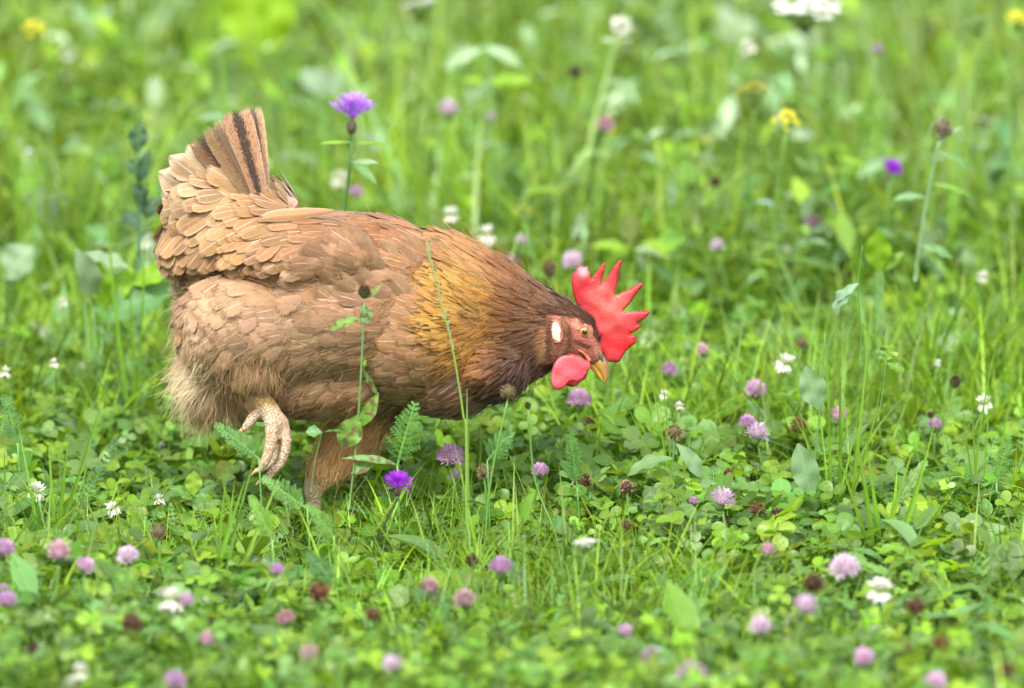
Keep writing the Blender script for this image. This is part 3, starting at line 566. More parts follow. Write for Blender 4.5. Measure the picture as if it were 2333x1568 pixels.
for sgn in (1, -1):
    y = lambda v: -v * sgn
    if sgn == 1:
        setf((606, 460), (575, 243), y(.024), y(.012), 44, (214, 172, 136), .85, .5, .05, FPT, .15); setf((598, 470), (536, 250), y(.031), y(.026), 66, (214, 164, 128), .95, .3, .06, FPT, .18)
        setf((590, 470), (490, 285), y(.029), y(.024), 70, (176, 138, 100), .6, .2, .06, FPT, .25); setf((590, 480), (452, 305), y(.022), y(.018), 70, (150, 112, 84), .8, .2, .1, FPT, .2)
    else: setf((610, 480), (520, 262), y(.006), y(.012), 84, (200, 160, 125), .8, .4, .08, FPT, .2)
    for k, (rt, tp, wd, cl, ed, mo) in enumerate([((590, 460), (462, 318), 100, (196, 158, 116), .7, .15), ((580, 470), (425, 332), 88, pale, 1.2, .1), ((560, 490), (385, 355), 74, (206, 172, 130), 1.2, .35), ((560, 500), (360, 392), 84, pale, 1.2, .45), ((560, 510), (366, 440), 84, tan, 1.2, .5), ((550, 520), (378, 492), 80, pale, 1.1, .1), ((540, 530), (372, 548), 84, (226, 192, 148), 1.0, .1), ((535, 540), (382, 598), 84, (214, 176, 130), .9, 0), ((540, 540), (412, 632), 80, tan, .6, 0), ((560, 540), (452, 640), 78, (204, 160, 116), .4, 0)]):
        setf(rt, tp, y(.012 + .002 * (k % 2)), y(.008 + .003 * (k % 3)), wd, cl, mo, ed, .14, FP, .35 + .1 * (k > 4))
    for k, (rt, tp, wd) in enumerate([((600, 470), (512, 352), 56), ((604, 470), (540, 388), 50), ((620, 450), (500, 372), 62), ((610, 465), (470, 378), 66), ((600, 480), (440, 412), 66),  ((590, 470), (495, 420), 64), ((580, 480), (432, 452), 64)]):
        setf(rt, tp, y(.026), y(.021), wd, (212, 172, 126), 0, .6, .14, FP, .3)
for k, (tp, wd) in enumerate([((531, 592), 50), ((542, 612), 52), ((556, 628), 54), ((574, 640), 56), ((600, 648), 58), ((636, 652), 60)]):
    setf((760 + 14 * k, 575), tp, 'surf', .005 + .0008 * k, wd, (176, 132, 98), .05, .25, .05, FP, .12)
for k, (rt, tp, wd, cl) in enumerate([((740, 495), (548, 548), 34, (206, 152, 104)), ((760, 480), (590, 512), 30, (214, 164, 120)), ((735, 520), (566, 575), 40, (190, 142, 102)), ((760, 535), (604, 606), 48, (184, 138, 100)), ((790, 540), (642, 622), 50, (186, 142, 106))]):
    setf(rt, tp, 'surf', .010, wd, cl, 0, .35, .08, FP, .22)
setf((640, 446), (664, 484), 'surf', .009, 26, (206, 172, 158), 0, .3, .1, FP, .2)
for rt, tp, wd in (((470, 690), (384, 632), 34), ((470, 700), (378, 655), 30), ((480, 720), (382, 690), 46), ((480, 740), (392, 715), 44)): setf(rt, tp, .01, .012, wd, (226, 196, 160), 0, .8, .5, FP, .4)

for k in range(13):
    tx = 905 - k * 19 + rng.normal(0, 6); ty = 548 + (k % 3) * 34 + rng.normal(0, 6) + max(0, k - 9) * 8
    setf((tx + 62, ty + 52 + rng.normal(0, 8)), (tx, ty), 'surf', .006, 46 + rng.normal(0, 6), (178, 140, 106), 0, .25, .68, FP, .35)
# comb and wattles: solid plates with rounded edges
def plate(name, out_px, y, thick, sp_, colf, mat, parent=None, leanx=0.0, lean0=None, round_=3.0):
    out = np.array([hp(a_, b_, y)[[0, 2]] for a_, b_ in out_px]); lo, hi = out.min(0), out.max(0); res = []
    for i in range(len(out)):
        A, B = out[i], out[(i + 1) % len(out)]; k = max(1, int(np.linalg.norm(B - A) / sp_)); res += [A + (B - A) * t / k for t in range(k)]
    res = np.array(res); gx, gz = np.meshgrid(np.arange(lo[0], hi[0], sp_), np.arange(lo[1], hi[1], sp_)); G = np.c_[gx.ravel(), gz.ravel()] + rng.normal(0, sp_ * .15, (gx.size, 2))
    G = G[inpoly(G[:, 0], G[:, 1], res)]; dd = np.sqrt(((G[:, None] - res[None]) ** 2).sum(2).min(1)); G = G[dd > sp_ * .55]
    pts = [Vector(p) for p in np.vstack([res, G])]; r = geometry.delaunay_2d_cdt(pts, [], [list(range(len(res)))], 1, 1e-7); V2 = np.array([v[:] for v in r[0]]); T = r[2]
    dist = np.sqrt(((V2[:, None] - res[None]) ** 2).sum(2).min(1)); t = thick * np.sqrt(1 - np.exp(-dist / (thick * round_)))
    bumps = 0.22 * thick * (np.sin(V2[:, 0] * 210 + 2 * np.sin(V2[:, 1] * 170)) + .6 * np.sin(V2[:, 1] * 330 + V2[:, 0] * 260)) * (t / thick) + np.random.default_rng(3).normal(0, .02 * thick, len(t))
    X = V2[:, 0]; Z = V2[:, 1]; off = leanx * (Z - (lean0 if lean0 is not None else Z.min()))
    Vf = np.c_[X, y + off - t + bumps, Z]; Vb = np.c_[X, y + off + t + bumps, Z]; n_ = len(V2); edge = dist < 1e-6
    idx_b = np.where(edge, np.arange(n_), np.arange(n_) + n_); faces = []
    for f3 in T:
        p_ = V2[list(f3)]; ar = (p_[1, 0] - p_[0, 0]) * (p_[2, 1] - p_[0, 1]) - (p_[2, 0] - p_[0, 0]) * (p_[1, 1] - p_[0, 1]); f3 = list(f3) if ar > 0 else list(f3)[::-1]
        faces.append(f3); faces.append([int(idx_b[q]) for q in f3[::-1]])
    me = bpy.data.meshes.new(name); me.from_pydata((np.vstack([Vf, Vb])).tolist(), [], faces); me.polygons.foreach_set('use_smooth', [True] * len(me.polygons))
    px, py = proj(np.vstack([Vf, Vb])); c = colf(px, py, np.r_[dist, dist]); me.attributes.new('col', 'FLOAT_COLOR', 'POINT').data.foreach_set('color', np.c_[c, np.ones(len(c))].ravel().astype(np.float32))
    me.materials.append(mat); return hpart(me, name, None, parent)
COMB = [(640,590),(590,515),(572,455),(560,400),(553,330),(552,270),(570,225),(600,190),(622,158),(655,137),(668,152),(700,158),(722,147),(735,190),(750,230),(752,262),(760,285),(775,265),(800,235),(828,198),(860,160),(880,130),(905,108),(918,118),(912,160),(900,210),(885,270),(872,308),(870,342),(890,318),(920,275),(950,235),(980,190),(1010,145),(1040,110),(1075,78),(1090,88),(1080,140),(1065,190),(1056,250),(1050,300),(1030,370),(1014,430),(1012,462),(1060,445),(1100,420),(1150,400),(1190,380),(1230,358),(1270,335),(1300,324),(1320,340),(1305,370),(1270,410),(1240,450),(1212,492),(1185,530),(1150,572),(1120,600),(1100,625),(1130,632),(1180,632),(1240,626),(1300,621),(1370,617),(1394,635),(1370,670),(1340,698),(1300,726),(1268,748),(1260,765),(1285,780),(1282,800),(1255,825),(1220,845),(1180,860),(1190,878),(1240,876),(1247,900),(1230,922),(1252,938),(1225,970),(1190,1000),(1150,1035),(1110,1080),(1085,1130),(1070,1155),(1040,1164),(1000,1164),(955,1162),(925,1145),(905,1100),(880,1060),(845,1040),(820,990),(810,900),(790,820),(740,740),(700,670)]
def combcol(x, y, dist):
    cx, cy = (x - 1184.7) / .2131, (y - 577.2) / .2131; r = np.hypot((cx - 960) / 330, (cy - 560) / 330).clip(0, 1)[:, None]; core = np.array([.58, .12, .10]); tipc = np.array([.38, .022, .035])
    c = core + (tipc - core) * r ** 1.3; low = np.exp(-(((cx - 1160) / 130) ** 2 + ((cy - 960) / 90) ** 2))[:, None]; c = c + (np.array([.60, .008, .010]) - c) * low * .95
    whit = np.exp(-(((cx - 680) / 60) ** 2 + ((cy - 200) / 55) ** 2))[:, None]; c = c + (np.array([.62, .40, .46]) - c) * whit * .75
    return c
plate('comb', [c4(*p) for p in COMB], -0.002, .0024, .0016, combcol, M_flesh, leanx=.05)
WAT = [(450,1100),(400,1130),(365,1175),(345,1220),(333,1280),(328,1345),(340,1395),(365,1425),(405,1437),(450,1426),(490,1395),(520,1360),(560,1350),(610,1352),(660,1330),(700,1290),(740,1235),(755,1195),(745,1160),(700,1140),(640,1100),(560,1080)]
WAT2 = [(470,1180),(440,1300),(450,1400),(480,1418),(510,1415),(560,1431),(600,1422),(625,1395),(650,1372),(700,1345),(722,1300),(730,1230),(700,1190)]
wc = lambda x, y, d_: np.array([.37, .025, .045]) + (np.array([.26, .11, .12])) * np.clip(1 - d_ / .003, 0, 1)[:, None] * .6
plate('wattle', [c4(*p) for p in WAT], -0.017, .0019, .0016, wc, M_flesh, leanx=.35, lean0=hp(*c4(500, 1100), 0)[2])
plate('wattle', [c4(*p) for p in WAT2], 0.006, .0018, .0016, lambda x, y, d_: np.tile([.52, .03, .07], (len(x), 1)), M_flesh)
# beak: two mandibles, nostril
def beak(name, pts, cola, colb, squash, parent=None):
    a = Acc(); pts = [(*c4(*p[:2]), p[2], p[3]) for p in pts]; W_ = np.array([hp(p[0], p[1], p[2]) for p in pts]); R_ = np.array([p[3] * .2131 * MPP for p in pts])
    A, R_ = catmull(np.c_[W_, R_], 5); k = 14; T = np.gradient(A, axis=0); T = unit(T); B = np.tile([0, 1., 0], (len(A), 1)); X = unit(np.cross(T, B))
    an = np.arange(k) / k * 2 * math.pi; V = A[:, None] + R_[:, None, None] * (X[:, None] * np.cos(an)[None, :, None] + B[:, None] * np.sin(an)[None, :, None] * squash)
    f_ = (0.5 + 0.5 * np.cos(an - .35))[None, :, None] ** .8; f_ = np.broadcast_to(f_, (len(A), k, 1)); c = np.array(cola) * f_ + np.array(colb) * (1 - f_)
    i = np.arange(len(A) - 1)[:, None] * k; j_ = np.arange(k)[None]; j2 = (j_ + 1) % k; a.add(V, np.stack([i + j_, i + j2, i + k + j2, i + k + j_], -1), c.reshape(-1, 3)); return hpart(a, name, M_beak, parent)
horn = lin((142, 112, 96), .9); yel = lin((208, 152, 62), .9)
beak('upper_beak', [(740, 1075, 0, 58), (815, 1128, 0, 76), (872, 1195, 0, 72), (905, 1270, 0, 48), (915, 1335, 0, 26), (903, 1384, 0, 3)], horn, yel, .75)
beak('lower_beak', [(690, 1095, 0, 36), (760, 1170, 0, 46), (815, 1250, 0, 36), (862, 1325, 0, 18), (885, 1362, 0, 3)], yel, lin((214, 160, 74), .9), .9)
a = Acc(); q = [onbody(*c4(x_, y_), .0008) for x_, y_ in ((615, 1030), (660, 1052), (705, 1090), (745, 1140))]; q = [v[0] for v in q if v[0] is not None]
q = [np.minimum(v, [9, -.0105, 9]) for v in q]; a.tube(q, np.linspace(.0006, .0020, len(q)), 8, lin((186, 106, 78), .85), 5); hpart(a, 'mouth_corner', M_beak)
a = Acc(); nr = hp(*c4(862, 1105), -.0118); a.tube([nr + [-.0018, 0, .004], nr, nr + [.002, 0, -.0045]], [.0007, .0019, .0007], 8, (.10, .075, .06), 5, .5); hpart(a, 'nostril', M_beak)
# eyes
for sg in (1, -1):
    p, nn = onbody(*c4(688, 838)); p = p.copy(); nn = nn * np.array([1, 1, 1]); nn = unit(nn * .5 + np.array([.1, -1, .1]))
    if sg < 0: p[1] *= -1; nn[1] *= -1
    c = p - nn * .0022; r = .0046; a = Acc(); th = np.linspace(0.02, 2.6, 22); ph = np.arange(28) / 28 * 2 * math.pi; X = unit(np.cross(nn, [0.1, 0, 1])); Y = np.cross(nn, X)
    V = c + r * (nn * np.cos(th)[:, None, None] + (X * np.cos(ph)[:, None] + Y * np.sin(ph)[:, None])[None] * np.sin(th)[:, None, None])
    col = np.where((th < .52)[:, None], [.004, .004, .004], np.where((th < 1.15)[:, None], np.array([.42, .15, .010]) * (1.25 - .5 * np.abs(th[:, None] - .65)), [.12, .05, .02])); i = np.arange(21)[:, None] * 28; j_ = np.arange(28)[None]; j2 = (j_ + 1) % 28
    a.add(V, np.stack([i + j_, i + j2, i + 28 + j2, i + 28 + j_], -1), np.repeat(col, 28, 0)); ey = hpart(a, 'eye', M_eye)
    a = Acc(); rc = c + nn * .0024
    for kk, (R0, rr, cc) in enumerate(((.0046, .0009, (.20, .07, .05)), (.0060, .0009, (.58, .25, .20)), (.0076, .0009, (.50, .17, .14)))):
        an = np.linspace(0, 2 * math.pi, 30); ring = [rc - nn * (.0004 + .0009 * kk) + (X * math.cos(t) * (1.0) + Y * math.sin(t) * (.92)) * R0 for t in an]; a.tube(ring, rr, 6, cc, 1, cap=False)
    hpart(a, 'eyelid', M_face)
    # white ear lobe
    po, no = onbody(*c4(378, 840)); po = po.copy(); no = unit(no * .4 + np.array([0, -1, .0])); 
    if sg < 0: po[1] *= -1; no[1] *= -1
    a = Acc(); ax = unit(np.array([.22, 0, -1.]) - no * np.dot([.22, 0, -1.], no)); bx = np.cross(no, ax); th = np.linspace(.05, 1.7, 12); ph = np.arange(26) / 26 * 2 * math.pi
    wob = (1 + .10 * np.sin(ph * 3 + 1) + .07 * np.sin(ph * 5)) [None, :, None]
    V = po - no * .0006 + (ax * np.cos(ph)[:, None] * .0092 + bx * np.sin(ph)[:, None] * .0050)[None] * np.sin(th)[:, None, None] * wob + no * (.0022 * np.cos(th))[:, None, None]
    i = np.arange(11)[:, None] * 26; j_ = np.arange(26)[None]; j2 = (j_ + 1) % 26; a.add(V, np.stack([i + j_, i + j2, i + 26 + j2, i + 26 + j_], -1), lin((226, 216, 196), .8)); hpart(a, 'ear_lobe', M_ear)
    a = Acc(); ring = [po + (ax * math.cos(t) * .0098 + bx * math.sin(t) * .0057) - no * .0006 for t in np.linspace(0, 2 * math.pi, 26)]; a.tube(ring, .0010, 6, (.52, .13, .13), 1, cap=False); hpart(a, 'ear_rim', M_face)
# claws
for A_, B_, y_ in (((592, 1070), (572, 1084), -.062), ((603, 1094), (582, 1106), -.054), ((553, 980), (546, 990), -.055), ((606, 1066), (590, 1080), -.034), ((850, 1268), (866, 1274), 0), ((860, 1262), (878, 1268), .03), ((835, 1255), (850, 1260), .055)):
    a = Acc(); A3, B3 = hp(*A_, y_), hp(*B_, y_); a.tube([A3, (A3 + B3) / 2 + [0, 0, .0012], B3], [.0026, .0018, .0003], 6, lin((196, 160, 124)), 4); hpart(a, 'claw', M_beak)

# ------------------------------------------------------------------ flowers and plants
def shade(cols, n, sv):      # per-instance gradient along the strip
    cols = np.array(cols); t = np.linspace(0, 1, len(cols)); return np.stack([np.interp(sv, t, cols[:, i]) for i in range(3)], -1)[None] * np.ones((n, 1, 1))
def fib(n, zmin=-.6):
    i = np.arange(n) + .5; z = 1 - (1 - zmin) * i / n; ph = i * 2.39996; r = np.sqrt(1 - z * z); return np.stack([r * np.cos(ph), r * np.sin(ph), z], -1)
def head_pink(seed, c0=(.82, .70, .74), c1=(.62, .36, .64), n=120, asp=1.0):
    a = Acc(); dr = fib(n, -.55) + rng.normal(0, .05, (n, 3)); dr = unit(dr); sv = np.linspace(0, 1, 4)
    up = unit(dr * [1, 1, .6] + [0, 0, .55]); a.strips(dr * [.45, .45, .45 * asp], up, np.cross(dr, np.cross([0.01, 0, 1.], dr)), rng.uniform(.45, .68, n), .15, [.6, .8, 1, .25], sv, C=3, bend=rng.uniform(-.3, .6, n), cup=-.8, col=shade([c0, tuple((np.array(c0) + c1) / 2), c1, c1], n, sv) * rng.uniform(.8, 1.15, (n, 1, 1)))
    a.ball((0, 0, 0), .5, (.42, .30, .36), 10, 7); a.ball((0, 0, -.5), .38, (.10, .22, .05), 8, 5); return a.mesh('pink_head', M_petal)
def head_white(seed, droop=.4, n=60):
    a = Acc(); dr = fib(n, -.75) + rng.normal(0, .07, (n, 3)); dr = unit(dr); sv = np.linspace(0, 1, 4); dn = dr[:, 2:3] < -.1 + droop * .5
    dd = unit(np.where(dn, dr * [1, 1, .2] - [0, 0, .55], dr + [0, 0, .45])); c = shade([(.42, .52, .22), (.78, .80, .64), (.86, .87, .80), (.88, .88, .84)], n, sv) * rng.uniform(.85, 1.05, (n, 1, 1)); br = (dr[:, 2] < -.45) & (rng.random(n) < .6); c[br] *= [.75, .55, .38]
    a.strips(dr * .22, dd, np.cross(dr, np.cross([0.01, 0, 1.], dr)), rng.uniform(.5, .85, n), .24, [.35, .7, 1, .4], sv, C=3, bend=rng.uniform(-.2, .7, n), cup=-.8, col=c); a.ball((0, 0, 0), .3, (.25, .36, .12), 8, 6); return a.mesh('white_head', M_petal)
def head_brown(seed, c0=(.10, .055, .03), c1=(.20, .12, .06), n=90, asp=1.0, L=.4):
    a = Acc(); dr = unit(fib(n, -.8) + rng.normal(0, .1, (n, 3))); sv = np.linspace(0, 1, 4)
    a.strips(dr * [.55, .55, .55 * asp], unit(dr + rng.normal(0, .4, (n, 3)) + [0, 0, .2]), rng.normal(0, 1, (n, 3)), rng.uniform(L * .6, L * 1.3, n), .2, [.9, 1, .7, .15], sv, C=3, bend=rng.uniform(-.5, 1.4, n), cup=-.6, col=shade([c0, c0, c1, c1], n, sv) * rng.uniform(.6, 1.4, (n, 1, 1)))
    a.ball((0, 0, 0), .6, np.array(c0) * .8, 10, 7, (1, 1, asp)); return a.mesh('brown_head', M_petal)
def head_seed(seed, bristle=1.0):      # tan bristly ball
    a = Acc(); n = 70; dr = unit(fib(n, -.9) + rng.normal(0, .06, (n, 3))); a.ball((0, 0, 0), .62, (.16, .15, .07), 12, 8); sv = np.linspace(0, 1, 3)
    a.strips(dr * .55, dr + [0, 0, .25], rng.normal(0, 1, (n, 3)), .22, .26, [1, .8, .1], sv, C=3, cup=-.3, col=shade([(.10, .13, .05), (.14, .08, .04), (.05, .03, .02)], n, sv)); n = 240; dr = unit(rng.normal(0, 1, (n, 3)))
    a.strips(dr * .6, dr + rng.normal(0, .25, (n, 3)), rng.normal(0, 1, (n, 3)), rng.uniform(.25, .6, n) * bristle, .035, [1, .8, .3], C=2, bend=.4, col=(.42, .30, .16)); return a.mesh('seed_head', M_petal)
def head_bud(seed):       # dark knapweed bud, scaly
    a = Acc(); a.ball((0, 0, 0), .7, (.10, .12, .05), 12, 8, (1, 1, 1.15)); n = 80; dr = unit(fib(n, -.9) + rng.normal(0, .03, (n, 3))); sv = np.linspace(0, 1, 4)
    a.strips(dr * [.64, .64, .72], unit(dr * .5 + [0, 0, .9]), dr, .42, .3, [.8, 1, .8, .2], sv, C=3, bend=-.3, cup=.3, col=shade([(.08, .09, .04), (.05, .03, .022), (.03, .018, .014), (.16, .09, .05)], n, sv)); n = 22; dr = unit(np.c_[rng.normal(0, .5, (n, 2)), np.ones(n)])
    a.strips(dr * .6, dr + rng.normal(0, .2, (n, 3)), rng.normal(0, 1, (n, 3)), .5, .12, [1, 1, .5], C=2, bend=.8, col=(.36, .16, .12)); return a.mesh('bud_head', M_petal)
def head_knap(seed, n=30, c1=(.42, .16, .72), spread=.8):
    a = Acc(); a.ball((0, 0, -.28), .19, (.14, .12, .07), 10, 7, (1, 1, 1.4)); sv = np.linspace(0, 1, 5); q = np.arange(n) / n * 2 * math.pi * 2 + rng.normal(0, .1, n); e = np.where(np.arange(n) % 2 == 0, .45, 1.0) + rng.normal(0, .15, n); e = e * spread + (1 - spread) * .9
    d_ = np.stack([np.cos(q) * np.cos(e), np.sin(q) * np.cos(e), np.sin(e)], -1); N_ = np.stack([-np.cos(q) * np.sin(e), -np.sin(q) * np.sin(e), np.cos(e)], -1); col = shade([(.30, .02, .28), c1, tuple(np.array(c1) * 1.25), c1, c1], n, sv) * rng.uniform(.8, 1.15, (n, 1, 1))
    a.strips(np.zeros((n, 3)), d_, N_, rng.uniform(.55, .72, n), .07, [.7, .7, .8, .9, 1], sv, C=2, bend=rng.uniform(-.7, -.1, n), col=col); tipb = d_ * .5 + N_ * .04
    for s_ in (-.35, -.12, .12, .35): sd2 = np.cross(d_, N_); a.strips(tipb, d_ + sd2 * s_ + N_ * rng.uniform(-.1, .25, (n, 1)), N_, rng.uniform(.42, .6, n), .085, [.6, 1, .8, .15], C=2, bend=rng.uniform(-.5, .1, n), col=np.array(c1) * rng.uniform(.85, 1.25, (n, 1)))
    return a.mesh('knapweed_head', M_petal)
def head_umbel(seed, col=(.84, .85, .80), dens=90, flat=.12, psz=.12):
    a = Acc(); n = dens; r = np.sqrt(rng.random(n)); q = rng.uniform(0, 6.28, n); z = flat * (1 - r * r) + rng.normal(0, .03, n) + .12 * np.sin(q * 3) * r * 0.4; p = np.stack([r * np.cos(q), r * np.sin(q), z], -1)
    for k in range(5): an = q + k * 1.256; dd = np.stack([np.cos(an), np.sin(an), np.full(n, .25)], -1); a.strips(p, dd, [0, 0, 1.], psz, psz, [.4, 1, .9, .4], C=2, bend=.3, col=np.array(col) * rng.uniform(.85, 1.08, (n, 1)))
    root = np.array([0, 0, -.9]); dd = p - root; a.strips(np.tile(root, (n, 1)), dd, [0, -1., 0], np.linalg.norm(dd, axis=1), .025, [1, 1], C=2, col=(.18, .30, .09)); return a.mesh('umbel', M_petal)
HEADS = {'pink': [head_pink(0), head_pink(1, (.76, .62, .70), (.58, .32, .62)), head_pink(2, (.86, .78, .80), (.70, .52, .72), 90), head_pink(3, (.60, .36, .34), (.72, .42, .60), 70, 1.3)],
 'palepink': [head_pink(4, (.84, .80, .78), (.74, .58, .76)), head_pink(5, (.80, .66, .70), (.68, .42, .68), 100, 1.2)], 'fade': [head_pink(6, (.28, .15, .09), (.62, .40, .46), 90, 1.2), head_pink(7, (.22, .10, .06), (.58, .30, .40), 80)],
 'white': [head_white(0), head_white(1, .8, 45), head_white(2, .1, 80)], 'brown': [head_brown(0), head_brown(1, (.14, .07, .03), (.24, .13, .06)), head_brown(2, (.07, .035, .028), (.12, .06, .045), 70), head_brown(3, (.12, .07, .04), (.45, .24, .26), 70)],
 'tallbrown': [head_brown(4, (.12, .10, .045), (.22, .13, .06), 160, 1.5, .3)], 'seed': [head_seed(0), head_seed(1, .6), head_brown(9, (.22, .20, .12), (.42, .34, .24), 110, 1.1, .35)], 'bud': [head_bud(0)], 'knap': [head_knap(0, 30, (.50, .24, .78), .75), head_knap(1, 40, (.40, .05, .66), 1.1)],
 'umbel': [head_umbel(0), head_umbel(1, dens=60)], 'yellow': [head_umbel(2, (.70, .64, .06), 44, .7, .2), head_umbel(3, (.70, .66, .06), 30, .9, .22)]}
def trifoliate():
    a = Acc(); c = vary(1)[0]; p = np.zeros(3)
    for q in (-1.9, 0, 1.9): a.strips(p, (math.cos(q), math.sin(q), .25), (-.2 * math.cos(q), -.2 * math.sin(q), 1), 1.0, .78, OVAL, OVAL_S, bend=.4, cup=-.25, col=np.r_[c, .7][None])
    a.strips(np.zeros(3), (-.6, 0, -.9), (1, 0, -.6), .8, .07, [1, 1], C=2, col=c); return a.mesh('trifoliate_leaf', M_leaf)
TRI = [trifoliate() for _ in range(5)]
MADE = {}
def flower(kind, px, py, dia, label, z=.085, v=None, y=None, tilt=None, leaves=1, stemcol=(.14, .28, .06), lean=None, stem=True):
    """px, py: middle of the head in the photograph; dia: its width in the same pixels"""
    c = hp(px, py, y) if y is not None else zp(px, py, z)
    hs_ = HEADS[kind]; me = hs_[(v if v is not None else int(rng.integers(len(hs_))))]
    scale = dia / 2333 * 0.12 * np.linalg.norm(c - CAM) / 2 * {'umbel': 1.0, 'yellow': 1.0, 'knap': 1.3}.get(kind, 1.05)
    lx, ly = lean if lean is not None else (rng.normal(0, .12), rng.normal(0, .1)); h = c[2]; base = np.array([c[0] + lx * h, c[1] + ly * h, 0.])
    names = {'pink': ('pink_clover', 'clover flower'), 'palepink': ('pink_clover', 'clover flower'), 'fade': ('fading_clover', 'clover flower'), 'white': ('white_clover', 'clover flower'), 'brown': ('withered_clover', 'withered flower'), 'tallbrown': ('withered_clover', 'withered flower'), 'seed': ('seed_head_plant', 'seed head'), 'bud': ('knapweed_bud', 'flower bud'), 'knap': ('knapweed', 'knapweed flower'), 'umbel': ('yarrow', 'yarrow flower'), 'yellow': ('yellow_flower', 'yellow flower')}
    groups = {'pink': 'pink clover flowers in the meadow', 'palepink': 'pink clover flowers in the meadow', 'fade': 'fading clover flowers in the meadow', 'white': 'white clover flowers in the meadow', 'brown': 'withered brown flower heads in the meadow', 'tallbrown': 'withered brown flower heads in the meadow', 'seed': 'bristly seed heads', 'bud': 'dark knapweed buds', 'knap': 'purple knapweed flowers', 'umbel': 'white yarrow umbels', 'yellow': 'yellow flowers in the background'}
    nm, ct = names[kind]; r = thing(nm, base, label, ct, groups[kind])
    bot = {'knap': -.6, 'umbel': -.9, 'yellow': -.9}.get(kind, -.55) * scale
    hd = link('flower_head' if kind not in ('seed', 'bud', 'brown', 'tallbrown') else 'seed_head', me, r); T = tilt if tilt is not None else (rng.normal(0, .22), rng.normal(0, .22))
    hd.location = Vector(c - base); hd.scale = (scale,) * 3; hd.rotation_euler = (T[0], T[1], rng.uniform(0, 6.28) if kind != 'knap' else .3)
    MADE[label] = r
    top = c - base + np.array([0, 0, bot]); m1 = top * [.55, .55, .6] + [rng.normal(0, .05) * h, rng.normal(0, .04) * h, 0]
    a = Acc(); rad = .0009 if dia < 45 else .0012
    if stem: a.tube([(0, 0, 0), top * [.15, .15, .3], m1, top], [rad * 1.3, rad * 1.2, rad, rad], 6, stemcol, 4); stem and a.build('stem', M_stem, r)
    for k in range(leaves):
        lf = link('leaf', TRI[int(rng.integers(5))] if kind in ('pink', 'palepink', 'white', 'fade', 'brown') else LAN[int(rng.integers(2))], r); f_ = rng.uniform(.35, .8); lf.location = Vector(top * [f_, f_, f_] * np.array([.8, .8, 1])); lf.scale = (rng.uniform(.010, .015),) * 3 if kind not in ('knap', 'seed', 'bud') else (rng.uniform(.02, .035),) * 3; lf.rotation_euler = (rng.normal(.25, .25), rng.normal(0, .25), rng.uniform(0, 6.28))
    return r
def lanceleaf():
    a = Acc(); a.strips(np.zeros(3), (1, 0, .6), (-.6, 0, 1), 1.0, .28, [.12, .5, .85, 1, .85, .5, .05], C=3, bend=.9, cup=-.3, col=vary(1, (.11, .24, .08))[0]); return a.mesh('lance_leaf', M_matte)
LAN = [lanceleaf() for _ in range(2)]
